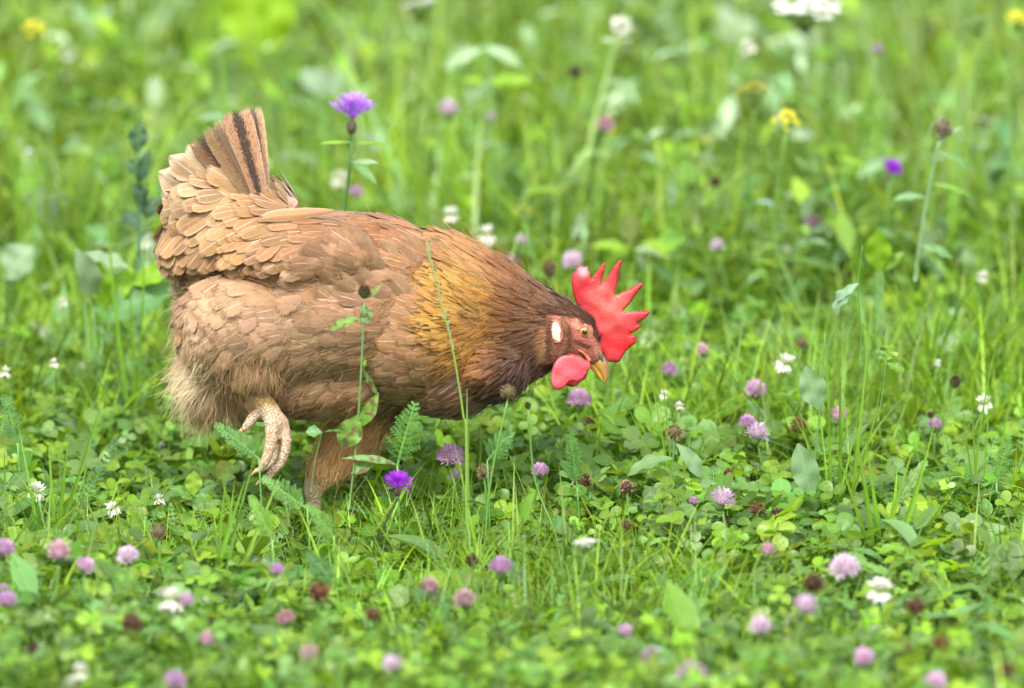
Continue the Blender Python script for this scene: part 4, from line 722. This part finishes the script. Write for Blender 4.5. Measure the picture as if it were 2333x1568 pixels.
FL = [
# pink clover
('pink',1027,1043,64,'large pink clover head below the hen breast',.09,0),('palepink',1038,1087,36,'small whitish pink clover head directly under the large pink one',.07,0),
('pink',1230,1075,42,'pink clover head below and left of the red wattle',.085,0),('pink',1320,915,60,'pink clover head just beneath the beak and wattle',.09,0),('pink',1600,800,34,'slim upright pink clover head right of the comb',.1,3),
('pink',1522,846,46,'pink clover head crossed by a grass blade right of the beak',.09,1),('pink',1722,890,50,'round pink clover head among clover leaves right of the hen',.09,0),('pink',1725,990,58,'open pink clover head in front of another pink one at right',.1,2),
('pink',1703,965,40,'pink clover head half hidden behind a brighter one',.085,1),('pink',1908,950,46,'pink and white striped clover head behind grass blades at right',.09,3),('pink',1645,1140,60,'pink clover head beside brown withered heads at right',.085,2),
('pink',1307,596,50,'pale violet clover head touching the rear point of the comb',.13,2,None),('pink',1160,598,40,'violet clover head peeking over the hen neck',.13,1),('pink',1187,549,30,'small blurred pink clover head above the neck',.12,2),
('palepink',1852,512,42,'blurred pale pink clover head in the middle distance at right',.12,1),('palepink',1635,562,34,'whitish pink clover head above and right of the comb',.12,0),('palepink',1022,253,52,'blurred whitish pink clover head between the purple knapweed and pale leaves',.2,0),
('pink',1118,268,24,'tiny blurred pink clover head in the upper middle',.19,2),('fade',1378,288,46,'blurred dusky purple clover head beside the tall pale stem',.2,1),('pink',810,440,34,'blurred pink clover head just over the hen back',.14,1),
('pink',2000,115,28,'small blurred pink clover head near the upper right corner',.24,1),('pink',1141,1296,58,'bright pink clover head in the lower middle',.09,1),('palepink',1925,1300,72,'large blurred pale pink clover head at lower right',.095,0),
('pink',1832,1385,66,'blurred violet clover head left below the large pale one',.095,2),('pink',1733,1430,52,'blurred violet clover head at the lower right among green blades',.09,2),('pink',1485,1500,54,'blurred pink clover head near the bottom edge right of middle',.09,1),
('palepink',1575,1555,84,'very blurred pale pink clover head cut by the bottom edge',.095,1),('palepink',1423,1440,36,'faint blurred pink clover head above the bottom edge pair',.08,1),('pink',8,1255,54,'pink clover head cut by the left edge',.09,1),
('pink',135,1262,58,'pink clover head with a browning base at lower left',.095,3),('palepink',193,1292,44,'small pale violet clover head right of the browning pink one',.09,1),('palepink',292,1270,52,'blurred whitish violet clover head at lower left',.095,0),
('pink',15,1372,50,'bright pink clover head low on the left edge',.09,1),('pink',630,1300,34,'small violet clover head on a bare leaning stem',.1,1),('pink',470,1462,44,'blurred pink clover head over a brown withered base',.09,3),('fade',468,1492,36,'brown withered clover base under a blurred pink head',.075,1),
('fade',705,1490,44,'blurred ragged pink and brown clover head near the bottom',.09,0),('pink',398,1554,52,'blurred pink clover head cut by the bottom edge at left',.09,1),('palepink',895,1515,46,'blurred whitish pink clover head near the bottom edge',.09,0),
('fade',978,1342,50,'faded pink brown clover head left of the bright lower middle one',.09,0),('pink',1748,1256,40,'slim pink clover head with a brown base at lower right',.09,3),('palepink',1970,1500,48,'blurred pale violet clover head near the lower right bottom',.09,1),
('pink',2130,970,34,'ragged violet clover florets under the dark bud at right',.08,1),('pink',1580,1143,22,'tiny violet clover floret in the leaves below the hen head',.07,1),('palepink',2130,1560,56,'very blurred pink clover head at the bottom right edge',.09,1),('pink',8,1340,20,'small violet clover floret on the left edge',.08,1),
('palepink',425,1372,40,'pale pink clover head leaning on the big blurred white one',.1,1),('fade',1060,1370,54,'brown clover head with a pink cap in the lower middle',.085,0),
# white
('white',327,552,38,'white clover head left of the tail on a thin stem',.14,1),('white',1028,490,44,'white clover head just above the hen shoulder',.17,0),('white',1108,537,56,'spreading white clover head above the hen neck',.16,1),('white',775,410,48,'blurred white clover head beside the purple knapweed stem',.15,2),
('white',143,690,27,'small white clover head on an upright stem at left',.12,2),('white',123,828,26,'open white clover head on a bent stem at left',.11,1),('white',82,1120,50,'white clover head in leaves at the left edge area',.08,0),('white',257,1160,40,'crisp white clover head with spreading florets at lower left',.07,1),
('white',362,1140,36,'ragged white clover head with dropped florets left of the lifted foot',.065,1),('white',1787,828,52,'tall white clover head with drooping lower florets right of the comb',.11,1),('white',2238,632,30,'small round white clover head on a long stem at right',.13,2),('white',2243,920,44,'white clover head with hanging florets near the right edge',.09,1),
('white',1548,927,26,'small greenish white clover head over the bristly seed head',.1,2),('white',1512,900,26,'half open white clover head right of the beak',.09,1),('white',388,1370,76,'big blurred white clover head at lower left',.1,0),('white',185,1532,50,'blurred white clover head near the bottom left corner',.09,0),
('white',2003,1345,66,'blurred creamy white clover head with leaves at lower right',.095,0),('white',1415,60,50,'blurred white flower head on top of the tall pale stem',None,2),('white',1705,108,42,'blurred greenish white clover head in the upper right',.25,2),('white',12,850,34,'white clover head at the left edge',.11,1),
('white',512,952,26,'few white florets below the fluffy rear of the hen',.07,1),('white',2137,827,18,'tiny white clover bud at right',.1,2),('white',160,1555,34,'second blurred white clover head in the bottom left corner, lower one',.08,2),('white',68,350,24,'blurred white dot flower at far left',.15,2),
# umbels
('umbel',957,10,84,'blurred white yarrow umbel at the top edge left of middle',.31,0),('umbel',1838,14,150,'wide blurred white yarrow umbel at the top edge right of middle',.32,0),('umbel',2222,50,88,'blurred flat white yarrow umbel in the upper right',.3,1),('umbel',1335,1236,62,'blurred white yarrow umbel in the foreground right of middle',.12,1),
('yellow',1717,215,76,'blurred yellow flower cluster in the upper right, left one of two',.27,0),('yellow',1790,280,62,'blurred yellow flower cluster slightly lower than its neighbour',.25,1),('yellow',1195,490,48,'small blurred yellow flower above the hen neck',.17,1),('yellow',2320,50,60,'blurred yellow flowers in the top right corner',.3,0),('yellow',2290,110,56,'blurred yellow flowers just under the top right corner',.28,1),('yellow',78,75,60,'faint blurred yellow flower in the top left',.28,1),
# withered
('tallbrown',1252,612,40,'tall brown green withered head above the hen neck',.15,0),('brown',1630,415,30,'blurred dark brown round head in the upper right meadow',.18,2),('seed',1826,780,32,'brown bristly head on a dark stem right of the comb',.12,1),('seed',1537,984,44,'tan bristly seed head with two broad leaves below',.11,0),
('brown',1820,968,44,'dry brown crumpled clover head right of the hen',.08,1),('brown',1342,962,34,'brown withered head below the wattle',.075,0),('brown',1326,1097,50,'large dark brown withered head behind a round leaf',.07,0),('brown',1428,1110,38,'pinkish brown spiky withered head in the middle right',.08,3),
('seed',1103,1075,36,'small tan fuzzy seed head beneath the hen neck',.085,0),('brown',1725,1160,40,'rusty brown withered head, left of a touching pair',.075,1),('brown',1770,1172,36,'dark brown withered head, right of a touching pair',.07,2),('brown',1650,1186,30,'small dark brown withered head under the pink clover',.065,2),
('brown',1427,1197,30,'small round brown withered head in the middle right',.07,0),('brown',1240,1153,28,'small dark withered head under the pink clover left of the tan stem',.06,2),('brown',1660,1078,28,'orange brown withered head above the pink clover at right',.085,1),('brown',727,1350,58,'large blurred rusty brown head in the lower left middle',.085,1),
('brown',850,1400,38,'blurred brown head beside the bright yellow green leaf',.07,1),('fade',652,1412,46,'blurred reddish brown withered head at lower left middle',.075,1),('brown',80,1478,44,'blurred dark brown head at the lower left',.08,2),('brown',300,1420,54,'blurred dull brown head left of the white clover base',.085,0),
('brown',1852,1330,54,'blurred dark brown head between the two large pale clovers',.1,0),('brown',2087,1383,48,'blurred dark brown head right of the creamy clover',.09,0),('brown',2060,1475,38,'blurred brown head low at right, left one of two',.08,1),('brown',2146,1468,46,'blurred rusty brown head low at right, right one of two',.085,1),
('brown',2290,1535,60,'blurred dark head in the bottom right corner',.09,0),('brown',1310,165,36,'blurred dark brown head near the top middle',.24,2),('brown',1075,1278,36,'dark brown head left of the bright pink clover in the lower middle',.065,2),('seed',362,1212,46,'blurred tan fuzzy head at lower left',.09,1),('brown',478,1415,26,'small blurred dark head below the lifted foot area',.07,2),
('brown',1345,155,20,'tiny dark blurred head near the top middle',.16,2),('brown',1835,500,22,'dark withered bit beside the pale pink clover at right',.11,2),('brown',2120,945,20,'small dark dry head left below the long dark bud',.08,2),('brown',1240,1120,20,'small rusty bit under the slim pink clover',.06,1),
]
for f_ in FL:
    kd, px, py, dia, lb, z, v = f_[:7]
    if lb.startswith('tan bristly'): flower(kd, px, py, dia, lb, y=-.02, v=v, leaves=0, stem=False); continue
    if z is None: flower(kd, px, py, dia, lb, y=1.0, v=v, leaves=0, lean=(-.01, 0), stem=False); continue
    if py < 700: z = z
    flower(kd, px, py, dia, lb, z, v, leaves=1 if z < .12 else 2)
flower('knap', 803, 272, 100, 'purple knapweed flower standing behind the hen back', y=.3, v=0, tilt=(.1, .05), leaves=0, stem=True, stemcol=(.07, .16, .05), lean=(-.03, .02))
flower('knap', 906, 1112, 62, 'vivid purple knapweed flower in front below the belly', z=.095, v=1, tilt=(.25, 0), leaves=1, stemcol=(.05, .09, .03))
flower('knap', 2026, 396, 56, 'blurred purple knapweed flower in the right background', z=.19, v=1, tilt=(0, .5), leaves=1)
flower('seed', 1158, 893, 44, 'brown green bristly seed head standing before the dark throat feathers', y=-.13, v=1, leaves=1)
flower('bud', 1203, 925, 18, 'tiny dark bud beside the seed head before the throat', y=-.13, leaves=0)
flower('bud', 2176, 872, 30, 'dark knapweed bud on a leaning stem near the right edge', z=.11, leaves=2, lean=(-.45, 0))
flower('bud', 830, 667, 34, 'dark knapweed bud on a tall stem before the hen flank', y=-.13, leaves=0, stem=False, lean=(-.05, 0), tilt=(0, .1))
flower('seed', 2148, 292, 52, 'pale brown seed head on a tall grey green stem at right', y=.45, v=2, leaves=0, lean=(-.18, 0), stem=False)

# named leafy plants: leaves given root to tip
def leafpart(r, base, root, tip, w, col, N=(0, -.7, .7), bend=.5, prof=(.08, .42, .8, 1, .9, .6, .05), mat=None, cup=-.3, name='leaf', wave=.22):
    root = np.asarray(root); tip = np.asarray(tip); c = tip - root; L = np.linalg.norm(c); c = c / L; nn = unit(np.array(N, float) - c * np.dot(N, c)); hb = bend / 2 if abs(bend) > .01 else .005
    s = np.linspace(0, 1, 15); a = Acc(); a.strips(root, c * math.cos(hb) + nn * math.sin(hb), nn * math.cos(hb) - c * math.sin(hb), L * hb / math.sin(hb), w, np.interp(s, np.linspace(0, 1, len(prof)), prof), s, C=5, bend=2 * hb, cup=cup, col=col, wave=wave)
    return a.build(name, mat or M_matte, r, base)
def plant(name, label, cat, y, leaves, stems=(), col=(.10, .23, .06), mat=None, group='broad leaved herbs in the meadow', into=None):
    """leaves: (root px, tip px, width px, bend, [colour], [N]); stems: list of pixel paths; all at depth y (+ small offsets)"""
    pts = [l[0] for l in leaves]; k = 0.12 * (7.2 + y) / 2333 * 1.02; k_px = k
    b = hp(pts[0][0], pts[0][1], y); base = np.array([b[0], y, 0.])
    if into is not None: r = into; base = np.array(r.location)
    else: r = thing(name, base, label, cat, group)
    for st_ in stems:
        P3 = [hp(p[0], p[1], y + (p[3] if len(p) > 3 else 0)) for p in st_]; R3 = [p[2] * k / 2 for p in st_]; a = Acc(); a.tube(P3, R3, 7, np.array(col) * 1.15, 5); a.build('stem', M_stem, r, base)
    for l in leaves:
        dy = rng.normal(0, .012) if not stems else 0; c = l[4] if len(l) > 4 and l[4] is not None else vary(1, col, .08)[0]; N_ = l[5] if len(l) > 5 else (0, -.7, .7)
        leafpart(r, base, hp(*l[0], y), hp(*l[1], y + dy), l[2] * k, c, N_, l[3], mat=mat)
    if not stems and into is None:
        for k in range(5):
            q_ = leaves[int(rng.integers(len(leaves)))]; an = rng.uniform(0, 3.14); ln_ = rng.uniform(.3, .6) * math.dist(q_[0], q_[1]) * k_px; R0 = hp(*q_[0], y) * [1, 1, rng.uniform(.4, .9)]
            leafpart(r, base, R0, R0 + np.array([math.cos(an), rng.normal(0, .4), abs(math.sin(an)) * .8 + .2]) * ln_, ln_ * .42, vary(1, col, .2)[0], (rng.normal(0, .4), -.6, .7), .7)
        for l in leaves[:3]:
            P3 = [base * [1, 1, 0] + [0, .005, 0.], hp(*l[0], y)]; 
            if P3[1][2] > .01: a = Acc(); a.tube(P3, [.0013, .001], 6, np.array(col) * 1.1, 1); a.build('stem', M_stem, r, base)
    return r
G1, G2, G3, GP = (.13, .28, .025), (.19, .37, .015), (.08, .19, .04), (.22, .33, .20)
plant('dock_plant', 'pale broad leaf plant left of the hen tail with a whitish leaf', 'broad leaved plant', .42, [((215, 690), (172, 565), 60, .9, GP), ((185, 575), (295, 612), 62, -.2, GP, (0, -.3, 1)), ((235, 735), (405, 655), 95, .8, (.10, .24, .08)), ((240, 700), (205, 590), 60, .3, G2), ((250, 705), (300, 610), 56, .3, G2), ((300, 650), (400, 610), 60, .4, G2)])
plant('knapweed_plant', 'grey green upright leaf plant right of the hen with two cupped leaves', 'broad leaved plant', -.05, [((1868, 935), (1835, 835), 66, .35, (.17, .30, .15), (0, -1, .3)), ((1850, 1135), (1818, 1010), 66, .3, (.17, .30, .15), (0, -1, .2))], [[(1850, 1220, 5), (1852, 1100, 5), (1868, 930, 4), (1880, 760, 2.5)]])
plant('seed_head_leaves', 'pair of long arched grey green leaves under the tan bristly seed head', 'leafy stem', -.02, [((1535, 1045), (1430, 1085), 40, 1.0, (.13, .25, .09), (0, -.5, .8)), ((1540, 1010), (1598, 1090), 40, .9, (.18, .30, .16)), ((1522, 1155), (1500, 1100), 44, .3, (.17, .30, .17)), ((1525, 1150), (1560, 1100), 40, .2, (.17, .30, .17)), ((1525, 1130), (1640, 1105), 50, .6, (.10, .22, .06))], [[(1518, 1190, 5), (1530, 1090, 5), (1537, 1000, 4)]], into=MADE['tan bristly seed head with two broad leaves below'])
plant('arched_leaf_plant', 'blurred plant with pale arching leaves in the top middle', 'broad leaved plant', 1.1, [((1105, 112), (1012, 160), 34, 1.0, (.30, .45, .26)), ((1100, 108), (1190, 155), 34, .9, (.30, .45, .26)), ((1110, 190), (1215, 185), 36, .6, G2), ((1105, 190), (1050, 180), 30, .4, G2), ((1110, 190), (1060, 230), 40, .8, GP)], [[(1120, 520, 14), (1122, 300, 12), (1112, 112, 9), (1106, 100, 6)]], (.18, .32, .12))
plant('yellow_green_leaf', 'bright yellow green oval leaf standing in the foreground', 'single leaf', -.22, [((775, 1430), (788, 1318), 62, .2, (.30, .44, .03), (0, -1, .3)), ((778, 1420), (850, 1350), 36, .4, G2)])
plant('round_leaf_plant', 'pale rounded leaf and jagged leaves at the lower right', 'broad leaved plant', -.12, [((2085, 1340), (2100, 1220), 110, .5, (.17, .32, .08), (0, -.8, .5)), ((2090, 1350), (2190, 1310), 60, .5, G1), ((2060, 1350), (1990, 1290), 50, .5, (.17, .32, .10)), ((2190, 1240), (2290, 1200), 46, .6, (.2, .34, .14))])
plant('large_leaf', 'very large blurred yellow green leaf at the top left', 'single leaf', 1.7, [((570, 150), (575, -90), 150, .2, (.24, .42, .01), (0, -1, .3)), ((620, 130), (640, -60), 90, .2, (.24, .42, .01), (0, -1, .3))])
plant('oval_leaf_plant', 'bright oval leaves standing in the right middle distance', 'broad leaved plant', .45, [((2000, 620), (2000, 520), 62, .2, G2, (0, -1, .4)), ((1960, 650), (1948, 560), 26, .2, G1), ((2010, 620), (2060, 575), 28, .5, G1)])
plant('clover_plant', 'tall clover with one bright round leaflet left of the standing leg', 'clover plant', -.16, [((440, 1128), (442, 1073), 42, .1, (.24, .40, .05), (0, -1, .35)), ((432, 1128), (386, 1112), 26, .3, (.10, .24, .04)), ((440, 1130), (480, 1132), 22, .3, (.10, .24, .04))], [[(470, 1200, 3), (452, 1160, 3), (440, 1125, 3)]], mat=M_leaf, group='tall single clover plants')
plant('clover_plant', 'tall clover with two round leaflets right of the white clover', 'clover plant', .03, [((2018, 820), (2032, 783), 44, .1, (.20, .37, .06), (0, -1, .35)), ((2016, 822), (2000, 790), 30, .3, (.15, .31, .10)), ((2020, 828), (2060, 845), 28, .3, G1)], [[(2000, 960, 3), (2010, 900, 3), (2018, 822, 3)]], mat=M_leaf, group='tall single clover plants')
plant('clover_plant', 'small round leaved clover on a long stem before the standing leg', 'clover plant', -.14, [((733, 985), (697, 984), 30, .3, (.15, .32, .12), (0, -.8, .6)), ((735, 985), (786, 984), 12, .4, (.07, .18, .03), (0, -.3, 1))], [[(708, 1120, 2), (716, 1060, 2), (733, 985, 2)]], mat=M_leaf, group='tall single clover plants')
plant('broad_grass', 'wide yellow green blades in the left foreground', 'grass tuft', -.30, [((180, 1460), (178, 1320), 36, .2, (.24, .42, .02), (0, -1, .3)), ((160, 1460), (130, 1330), 22, .3, (.2, .36, .05), (0, -1, .3))], group='broad grass tufts')
plant('lance_leaf_plant', 'long upright lance leaf in the middle foreground', 'broad leaved plant', -.12, [((1160, 1235), (1218, 1115), 34, .3, (.16, .34, .04), (-.2, -1, .3)), ((1165, 1240), (1130, 1190), 20, .6, G1)])
plant('pale_leaf_plant', 'blurred pale broad leaf at the far left edge', 'broad leaved plant', .7, [((10, 640), (75, 560), 90, .5, GP), ((60, 680), (40, 640), 36, .2, G2), ((30, 690), (0, 640), 60, .4, (.09, .2, .06)), ((60, 640), (52, 690), 30, .3, G2)])
plant('dark_leaf_plant', 'blurred dark bluish green leaves left of the tail', 'broad leaved plant', .5, [((312, 350), (320, 280), 46, .5, (.035, .10, .04)), ((320, 420), (345, 340), 34, .8, (.05, .13, .07)), ((320, 400), (285, 370), 40, 1.0, (.05, .12, .05)), ((330, 470), (300, 420), 42, .9, (.04, .10, .05)), ((330, 500), (360, 450), 42, .9, (.04, .10, .05)), ((320, 520), (280, 490), 42, .9, (.04, .10, .05))], col=(.045, .12, .05))
plant('curled_leaf_plant', 'curled pale grey green leaf at the right of the comb', 'broad leaved plant', .1, [((1955, 655), (1905, 720), 50, 1.2, (.2, .34, .22), (0, -.3, 1)), ((1905, 690), (1958, 645), 22, .8, (.2, .34, .22))], [[(1960, 820, 3), (1962, 740, 3), (1955, 655, 3), (1965, 560, 2)]])
plant('pale_leaf_plant', 'blurred pale leaf pair above and right of the comb', 'broad leaved plant', .75, [((1440, 570), (1530, 590), 40, .5, (.3, .42, .26), (0, -.4, 1)), ((1440, 570), (1350, 560), 30, .7, G2), ((1450, 580), (1480, 615), 40, .5, (.3, .42, .26))])
plant('grey_leaf_plant', 'blurred greyish leaf behind the purple knapweed', 'broad leaved plant', 1.3, [((735, 215), (690, 160), 60, .4, (.2, .3, .2)), ((740, 215), (785, 175), 60, .5, (.2, .3, .2))])
plant('white_leaf_plant', 'blurred silvery leaf high in the upper right', 'broad leaved plant', 1.7, [((1665, 100), (1640, 10), 60, .4, (.38, .48, .36)), ((1670, 90), (1720, 50), 50, .6, (.3, .42, .28))])
plant('silver_leaf_plant', 'blurred silvery leaf under the flat yarrow', 'broad leaved plant', 1.6, [((1850, 110), (1780, 85), 40, .5, (.34, .45, .33)), ((1850, 110), (1870, 60), 40, .5, (.34, .45, .33))])
# tall branching stem in the right background
plant('tall_stem', 'tall pale branching stem with a swollen joint behind the hen neck', 'wildflower stem', 1.0, [((1340, 345), (1308, 372), 16, .5, (.3, .45, .2)), ((1338, 350), (1395, 352), 12, .5, (.25, .42, .2)), ((1405, 95), (1370, 90), 14, .3, (.3, .42, .25)), ((1405, 95), (1440, 92), 14, .3, (.3, .42, .25))],
  [[(1300, 640, 13), (1318, 480, 13), (1340, 355, 15), (1362, 250, 12), (1385, 170, 10), (1404, 75, 9)], [(1225, 570, 14), (1262, 470, 15), (1300, 400, 14), (1338, 352, 22), (1345, 340, 12)]], (.27, .42, .14), into=MADE['blurred white flower head on top of the tall pale stem'])
plant('tall_stem', 'plant stem with drooping leaves carrying the pale brown seed head', 'wildflower stem', .45, [((2137, 345), (2215, 400), 22, 1.2, (.12, .26, .07)), ((2130, 330), (2127, 290), 12, .2, G1), ((2108, 450), (2035, 455), 22, .8, (.14, .28, .12)), ((2095, 560), (2170, 590), 26, .9, (.12, .26, .09)), ((2143, 320), (2195, 288), 10, .4, GP), ((2120, 420), (2215, 450), 16, .9, G1)], [[(2085, 640, 9), (2095, 560, 9), (2115, 440, 8), (2140, 320, 7)], [(2138, 335, 5), (2165, 285, 4)]], (.16, .28, .13), into=MADE['pale brown seed head on a tall grey green stem at right'])
plant('leafy_stem', 'thin leaves on the stem of the purple knapweed behind the back', 'wildflower stem', .3, [((803, 370), (862, 372), 16, .3, (.25, .38, .22)), ((800, 372), (858, 420), 22, .9, (.12, .26, .08)), ((802, 325), (727, 328), 10, .3, G2), ((806, 325), (880, 330), 10, .2, G2), ((800, 320), (795, 305), 12, .1, G1)], into=MADE['purple knapweed flower standing behind the hen back'])
plant('leafy_stem', 'spotted curling leaves on the dark bud stem before the flank', 'wildflower stem', -.13, [((826, 728), (752, 752), 26, 1.0, (.14, .30, .04)), ((828, 692), (838, 738), 30, .4, (.16, .33, .14), (0, -1, .2)), ((826, 838), (860, 900), 20, -.3, (.14, .28, .10), (-.7, -.6, .2)), ((862, 895), (822, 972), 34, .5, (.16, .32, .05), (0, -1, .1)), ((818, 945), (780, 1020), 62, .4, (.15, .30, .05), (0, -1, .3)), ((838, 680), (872, 648), 14, .3, (.2, .28, .08)), ((780, 1045), (905, 1060), 20, .8, (.14, .3, .08)), ((828, 835), (834, 820), 8, .1, G2), ((800, 1080), (850, 1060), 30, .5, (.13, .28, .08))],
  [[(795, 1160, 5), (812, 1010, 5), (822, 860, 5), (830, 690, 4.5)]], (.11, .24, .07), M_spot, into=MADE['dark knapweed bud on a tall stem before the hen flank'])
# grass ear before the breast
def ear():
    y = -.13; pts = [(1062, 1000), (1056, 950), (1046, 880), (1032, 800), (1016, 730), (998, 660), (982, 600), (974, 562)]; P3 = np.array([hp(*p, y) for p in pts]); base = np.array([P3[0][0], y, 0.])
    r = thing('grass_ear', base, 'thin flowering grass stalk crossing the hen breast', 'grass stalk', 'grass stalks before the hen'); a = Acc(); a.tube(np.vstack([[base], P3]), [.0009, .0009, .0009, .0008, .0008, .0007, .0006, .0005, .0004], 6, (.22, .36, .07), 4); a.build('stalk', M_stem, r, base)
    a = Acc(); A, _ = catmull(np.c_[P3[3:], np.zeros(5)], 5)
    for k, p in enumerate(A[::1]):
        dd = unit(np.array([rng.normal(-.1, .18) + .25 * (-1) ** k, -.3, 1])); a.strips(p, dd, (0, -1, .2), .0075, .0020, [.3, 1, .8, .1], C=3, cup=.4, col=(.46, .52, .26))
    a.build('spikelets', M_petal, r, base)
    r = thing('single_grass', hp(1064, 1010, y) * [1, 1, 0], 'short pale grass blade beside the flowering stalk under the breast', 'grass blade', 'grass stalks before the hen'); b0 = hp(1064, 1010, y) * [1, 1, 0]; a = Acc(); a.strips(b0, hp(1064, 885, y) - b0, (0, -1, .1), np.linalg.norm(hp(1064, 885, y) - b0), .004, [.8, 1, .9, .6, .1], C=3, col=(.2, .36, .08)); a.build('blade', M_leaf, r, b0)
ear()
# tufts of long blades
def tuft(label, px, py, y, tips, w=8, col=(.15, .32, .03)):
    b = hp(px, py, y) * [1, 1, 0]; b[1] = y; r = thing('grass_tuft', b, label, 'grass tuft', 'grass tufts'); k = 0.12 * (7.2 + y) / 2333
    for tx, ty in tips:
        b2 = b + [rng.normal(0, .008), rng.normal(0, .008), 0]; t = hp(tx, ty, y + rng.normal(0, .02)); leafpart(r, b, b2, t, w * k * rng.uniform(.7, 1.2), vary(1, col, .12)[0], (rng.normal(0, .5), -1, .4), rng.uniform(.1, .5), (.8, 1, 1, .9, .7, .4, .04), M_leaf, -.5, 'blade', 0)
tuft('tuft of long upright grass blades right of the hen', 1900, 1150, -.02, [(1880, 760), (1925, 870), (1850, 830), (1985, 700), (1960, 930), (1902, 690), (1820, 930), (2010, 860)], 8)
tuft('tuft of broad bright grass blades at right in the foreground', 2000, 1300, -.14, [(2190, 1090), (2130, 960), (1975, 1020), (1900, 1010), (2045, 1060), (2085, 1010), (1940, 950)], 13, (.17, .35, .03))
tuft('tuft of thin blades near the right edge', 2230, 1050, .05, [(2275, 760), (2210, 770), (2250, 820), (2190, 850), (2310, 880)], 6)
tuft('tuft of slim blades standing left of the lifted foot', 500, 1230, -.22, [(560, 1090), (585, 1030), (640, 1080), (520, 1060), (600, 1130), (535, 1090)], 12, (.16, .34, .04))
tuft('tuft of arching blades at the left edge', 90, 1200, -.1, [(160, 975), (110, 1000), (245, 870), (40, 960), (140, 1040)], 10)
tuft('tuft of tall blurred blades left of the tail', 300, 700, .35, [(238, 430), (290, 560), (330, 500)], 9)
tuft('tuft of tall yellow green blades in the left background', 60, 480, .8, [(20, 150), (90, 280), (120, 300), (0, 200)], 14, (.18, .36, .04))
tuft('tuft of tall blurred blades in the upper right', 2140, 500, .8, [(2180, 60), (2100, 200), (2215, 180), (2160, 250)], 10, (.18, .36, .05))
tuft('tuft of blades behind the purple knapweed stem', 480, 260, 1.1, [(500, 0), (470, 90), (520, 60)], 14, (.18, .34, .08))
tuft('tuft of tall blurred blades right of the tall pale stem', 1540, 430, .8, [(1560, 130), (1500, 160), (1430, 140), (1600, 200)], 10, (.19, .36, .06))
tuft('tuft of leaning blades right of the beak', 1560, 930, .02, [(1420, 905), (1470, 780), (1490, 740), (1585, 930)], 6)
# feathery leaves that stand out
def fern(label, root, tip, y, w, col=(.10, .25, .06), pairs=14, bend=.5, N=(0, -.8, .5)):
    r0 = hp(*root, y); b = np.array([r0[0], y, 0.]); r = thing('yarrow_leaf', b, label, 'feathery leaf', 'feathery yarrow leaves'); a = Acc(); feathery(a, r0, hp(*tip, y), w * MPP, pairs, np.array(col), N, 5, bend); a.build('leaf', M_matte, r, b)
    a = Acc(); a.tube([b, (b + r0) / 2 + [.002, 0, 0], r0], .0008, 6, np.array(col) * 1.2, 3); a.build('stem', M_stem, r, b)
fern('feathery leaf standing upright below the hen breast', (905, 1060), (945, 920), -.13, 120, (.11, .28, .06), 12)
fern('feathery leaf spreading left of the lifted foot', (590, 1045), (492, 968), -.1, 70, (.11, .27, .07)); fern('feathery leaf right below the lifted foot', (700, 1160), (600, 1090), -.16, 80, (.13, .30, .06))
fern('tall feathery leaf right of the wattle', (1315, 1110), (1298, 975), -.08, 60, (.09, .24, .05), 20, .2); fern('spreading feathery leaf behind the flowering grass stalk', (1110, 1050), (1165, 985), -.08, 90, (.09, .24, .05))
fern('pale feathery leaf at the right in the foreground', (2040, 1150), (2110, 1050), -.08, 56, (.2, .34, .12), 18, .7); fern('dark feathery leaf at the lower left', (150, 1230), (265, 1005), -.05, 60, (.06, .17, .05), 18)
fern('feathery leaf near the right edge low down', (2270, 1100), (2300, 990), -.02, 60, (.12, .28, .06)); fern('yellow green feathery leaf below the standing leg', (620, 1230), (570, 1130), -.25, 60, (.18, .36, .06)); fern('feathery leaf low in the foreground centre', (760, 1220), (700, 1150), -.24, 60, (.15, .33, .06))
fern('dark feathery leaf in the lower left shade', (760, 1330), (700, 1260), -.3, 70, (.08, .2, .06)); fern('feathery leaf at the left edge', (40, 1010), (10, 900), .05, 70, (.12, .28, .08))
# lichen covered stone
mm = NT('lichen_stone'); o_ = mm.obj(); nn1 = mm.noise(o_, 120.0, 4.0, .7); cst = mm.mix(mm.ss(nn1, .48, .56), (.03, .035, .04), (.48, .52, .50)); M_stone = mm.end(mm.pbr(cst, .85, .2, mm.bump(nn1, 1.0, .003)))
for (px, py, s_, lb) in ((1603, 1232, .012, 'grey stone spotted with pale lichen lying low in the grass'), (1668, 1222, .009, 'smaller dark lichen stone half hidden right of the first')):
    c = zp(px, py, .022); bm = bmesh.new(); bmesh.ops.create_icosphere(bm, subdivisions=3, radius=1)
    for v_ in bm.verts: v_.co *= 1 + .18 * math.sin(v_.co.x * 5 + 1) * math.sin(v_.co.y * 4) + .1 * math.sin(v_.co.z * 9 + v_.co.x * 7)
    bm.transform(Matrix.Diagonal((s_ * 1.1, s_, s_ * 2.2, 1))); me = bpy.data.meshes.new('stone'); bm.to_mesh(me); bm.free(); me.materials.append(M_stone); me.polygons.foreach_set('use_smooth', [True] * len(me.polygons)); o = link('stone', me); o.location = (c[0], c[1], .02); o.rotation_euler = (0, .5, 0); tag(o, lb, 'stone', 'lichen stones')
